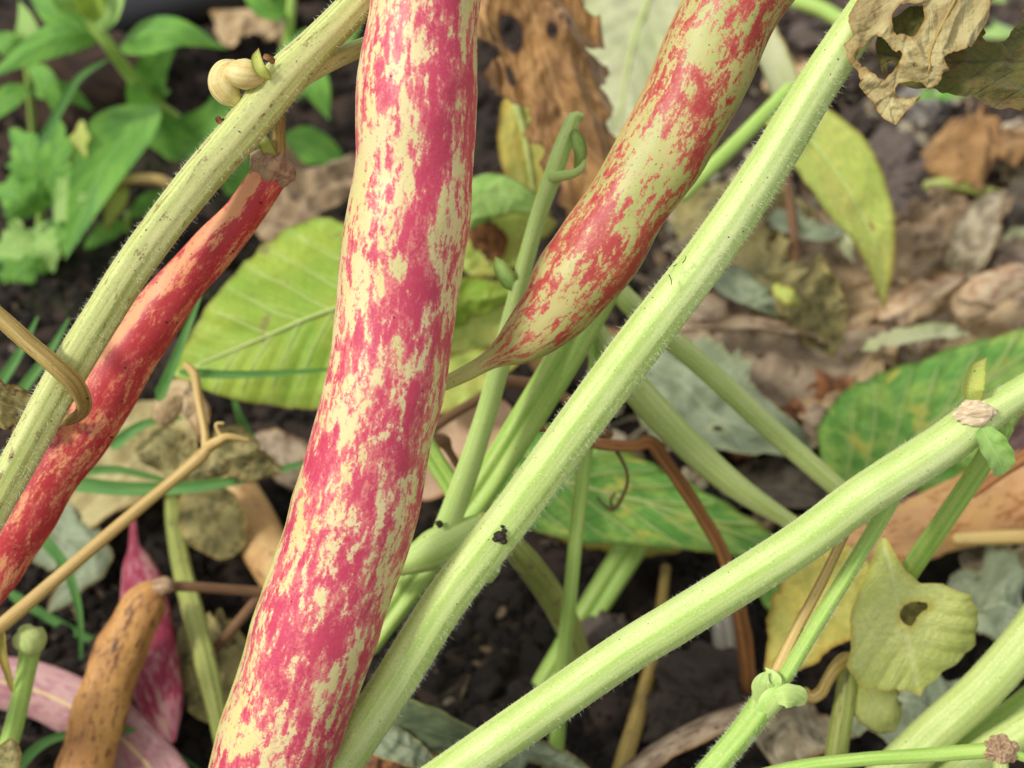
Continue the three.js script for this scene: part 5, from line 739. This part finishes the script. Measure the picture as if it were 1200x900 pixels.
weed('narrow leaved weed behind the long pointed leaves at the top left', [[S(30, 60, .335), .0008], [S(35, 110, .345), .001], [S(40, 170, .36), .001]], [
  [[S(32, 70, .335), S(15, 55, .33), S(0, 48, .33), S(-25, 50, .332)], 15], [[S(32, 75, .335), S(50, 90, .33), S(60, 110, .33), S(66, 140, .333)], 13], [[S(34, 100, .34), S(15, 110, .336), S(0, 125, .336), S(-18, 150, .338)], 15], [[S(36, 110, .342), S(60, 105, .338), S(85, 112, .338), S(110, 130, .34)], 13], [[S(30, 65, .335), S(32, 45, .33), S(30, 25, .33), S(22, 0, .333)], 14, {}, 'weedPale']]);
weed('dark green shaded weed leaves behind the hairy stem at mid left', [[S(150, 250, .33), .0008], [S(150, 290, .34), .0009], [S(148, 330, .352), .0009]], [
  [[S(150, 255, .33), S(170, 240, .326), S(190, 232, .326), S(215, 238, .328)], 12], [[S(150, 262, .332), S(130, 268, .328), S(112, 280, .328), S(95, 300, .33)], 12], [[S(150, 285, .338), S(165, 300, .334), S(172, 318, .334), S(170, 340, .337)], 12], [[S(149, 300, .342), S(130, 318, .338), S(118, 335, .338), S(112, 356, .34)], 12]]);
weed('low clump of round green seedling leaves at the left below the lobed weed', [[S(60, 370, .34), .0008], [S(55, 395, .345), .0008], [S(50, 430, .355), .0008]], [
  [[S(58, 385, .342), S(70, 378, .338), S(82, 370, .337), S(100, 360, .338)], 20, { prof: 'blunt', cup: 0.3 }],
  [[S(55, 385, .342), S(40, 375, .338), S(25, 368, .337), S(8, 366, .338)], 18, { prof: 'blunt', cup: 0.3 }],
  [[S(54, 400, .345), S(35, 405, .342), S(18, 408, .341), S(-5, 415, .343)], 18, { prof: 'blunt', cup: 0.3 }],
]);
weed('pair of small green seed leaves on the soil behind the tip of the holey leaf', [[G(1100, 110, .02), .001], [G(1105, 122, .0), .001]], [
  [[G(1098, 112, .02), G(1112, 106, .022), G(1130, 108, .018)], 16, { prof: 'blunt', up: SKYW }], [[G(1100, 112, .02), G(1085, 108, .022), G(1070, 118, .018)], 14, { prof: 'blunt', up: SKYW }]]);
weed('blurred green seedling seen through the notch of the dark dry leaf', [[G(1175, 35, .02), .001], [G(1175, 50, .0), .001]], [
  [[G(1150, 40, .02), G(1168, 34, .023), G(1190, 36, .02)], 20, { prof: 'blunt', up: SKYW }], [[G(1180, 0, .02), G(1150, -8, .022), G(1120, -5, .02)], 16, { prof: 'blunt', up: SKYW }]], 'weedPale');
weed('blurred green seedling at the top edge between curved pod and thick stem', [[G(800, 5, .02), .001], [G(805, 25, .0), .001]], [
  [[G(800, 5, .02), G(780, -5, .022), G(755, -15, .02)], 18, { prof: 'blunt', up: SKYW }], [[G(800, 8, .02), G(790, 20, .024), G(775, 35, .02)], 14, { prof: 'blunt', up: SKYW }]]);
function blade(label, pts, hw, o = {}) { leaf('grass_blade', label, 'grass blade', 'grass', pts, hw, { prof: 'blade', fold: 0.4, nx: 8, ny: 60, rag: 0, edge: [1, 1, 1], ...o }); }
blade('dark green grass blade lying across the lime leaf', [D(210, 436, .222), D(270, 439, .221), D(330, 437, .221), D(400, 432, .222)], 6);
blade('long blue green grass blade crossing level behind the straw stalk', [D(60, 562, .235), D(140, 572, .233), D(230, 570, .231), D(310, 555, .23), D(400, 530, .23)], 10);
blade('thin grass blade just above the long level blade at the left', [D(85, 555, .24), D(130, 550, .24), D(175, 558, .24), D(230, 575, .242)], 6);
blade('grass blade leaning up beside the slender red pod in front of the lime leaf', [D(185, 470, .22), D(202, 430, .217), D(218, 390, .216), D(236, 345, .218)], 8);
blade('upper of two grass blades between weed and hooked stalk at the left edge', [D(-20, 475, .24), D(10, 435, .238), D(28, 405, .238), D(45, 370, .24)], 8);
blade('lower of two grass blades between weed and hooked stalk at the left edge', [D(0, 490, .236), D(35, 445, .232), D(60, 410, .232), D(82, 372, .235)], 8);
blade('grass blade curving down past the straw stalk to the dark soil', [D(40, 620, .24), D(75, 660, .24), D(92, 710, .242), D(95, 790, .25)], 8);
blade('grass blade passing behind the tan flecked pod from the left', [D(5, 690, .255), D(55, 722, .255), D(110, 750, .255), D(160, 765, .256), D(235, 768, .258)], 7);
blade('grass blade arching along the bottom left edge over the faded pink pod', [D(10, 915, .225), D(45, 875, .224), D(80, 860, .224), D(160, 857, .225), D(240, 905, .23)], 7);
blade('short fresh grass tuft blade beside the shrivelled leaves under the lime leaf', [D(300, 530, .238), D(288, 505, .236), D(280, 485, .235), D(272, 462, .236)], 9);
blade('green grass blade behind the slender red pod above the level blade', [D(130, 525, .236), D(155, 505, .236), D(175, 495, .236), D(215, 490, .238)], 8);
blade('thin arching grass blade over the piece of wood at the top left', [D(40, 185, .335), D(70, 130, .322), D(95, 90, .318), D(130, 68, .318)], 7);
blade('short grass blade at the lower right of the seedling clump', [D(95, 420, .25), D(110, 395, .247), D(118, 370, .247), D(122, 340, .25)], 6);
{ const P = path([[130, 218, .31, 4], [150, 211, .31, 6], [185, 211, .312, 7], [210, 225, .316, 7]]); solo('dry_stalk', 'thin yellowish arched stalk over dark ground left of the hairy stem', 'stalk', body(P, { n: 40, seg: 12, vlen: 0.06 }), M.straw, P[0][0]); }
leaf('bean_leaf', 'small withered yellow green leaf hanging from the arched stalk at the left', 'leaf', 'yellowGreen', [D(148, 212, .312), D(140, 230, .31), D(130, 250, .31), D(122, 272, .312)], 13, { seed: 55, cup: 0.5, prof: 'lance' });
{ // black hose
  const P = [[60, 60], [140, 26], [220, 4], [330, -22], [480, -50]].map(([x, y]) => [G(x, y, 0.02), 0.008]);
  const t = thing('hose_pipe', 'black plastic hose lying on the soil at the top left', 'hose', P[0][0]);
  part('pipe', body(P, { n: 60, seg: 28 }), new THREE.MeshStandardMaterial({ color: new THREE.Color(0.008, 0.008, 0.01), roughness: 0.5 }), t);
}
{ // piece of old wood
  const woodM = new THREE.MeshStandardMaterial({ map: bake(256, 256, (u, v) => { const f = fbm(u * 30, v * 4, 2, 4), h = fbm(u * 6, v * 6, 8, 3), k = 1 + 0.35 * f + 0.3 * h; return [72 * k, 52 * k, 38 * k]; }), roughness: 0.95, bumpMap: rep(grainBump, 8, 2), bumpScale: 0.002 });
  const P = [[5, 78], [30, 84], [90, 96], [150, 112], [165, 118]].map(([x, y], i) => [G(x, y, 0.012), [0.006, 0.0145, 0.015, 0.013, 0.005][i]]);
  const t = thing('wood_piece', 'weathered brown piece of wood lying behind the weed at the top left', 'wood', P[0][0]);
  part('bark', body(P, { n: 50, seg: 40, flat: 0.7, wob: 0.25, shape: (a) => 1 + 0.1 * Math.cos(4 * a) }), woodM, t);
}
{ // moss in the dark corner on the left
  const list = [], cols = [];
  const tuft = new THREE.ConeGeometry(0.25, 1, 4, 1, true).translate(0, 0.5, 0);
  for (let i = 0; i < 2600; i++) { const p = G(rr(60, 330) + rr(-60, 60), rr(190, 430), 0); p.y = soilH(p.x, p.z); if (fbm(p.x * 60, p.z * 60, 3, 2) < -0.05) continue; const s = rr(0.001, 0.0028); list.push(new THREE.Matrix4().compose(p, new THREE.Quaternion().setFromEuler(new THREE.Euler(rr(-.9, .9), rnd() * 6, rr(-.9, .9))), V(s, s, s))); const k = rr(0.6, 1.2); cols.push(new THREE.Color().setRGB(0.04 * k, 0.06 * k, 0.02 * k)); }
  const m = copies('moss', tuft, new THREE.MeshStandardMaterial({ color: 0xffffff, roughness: 0.95, side: THREE.DoubleSide }), list, null, null, cols); m.userData.label = 'dark moss on the shaded soil at the left'; m.userData.category = 'moss';
}
renderer.render(scene, camera);
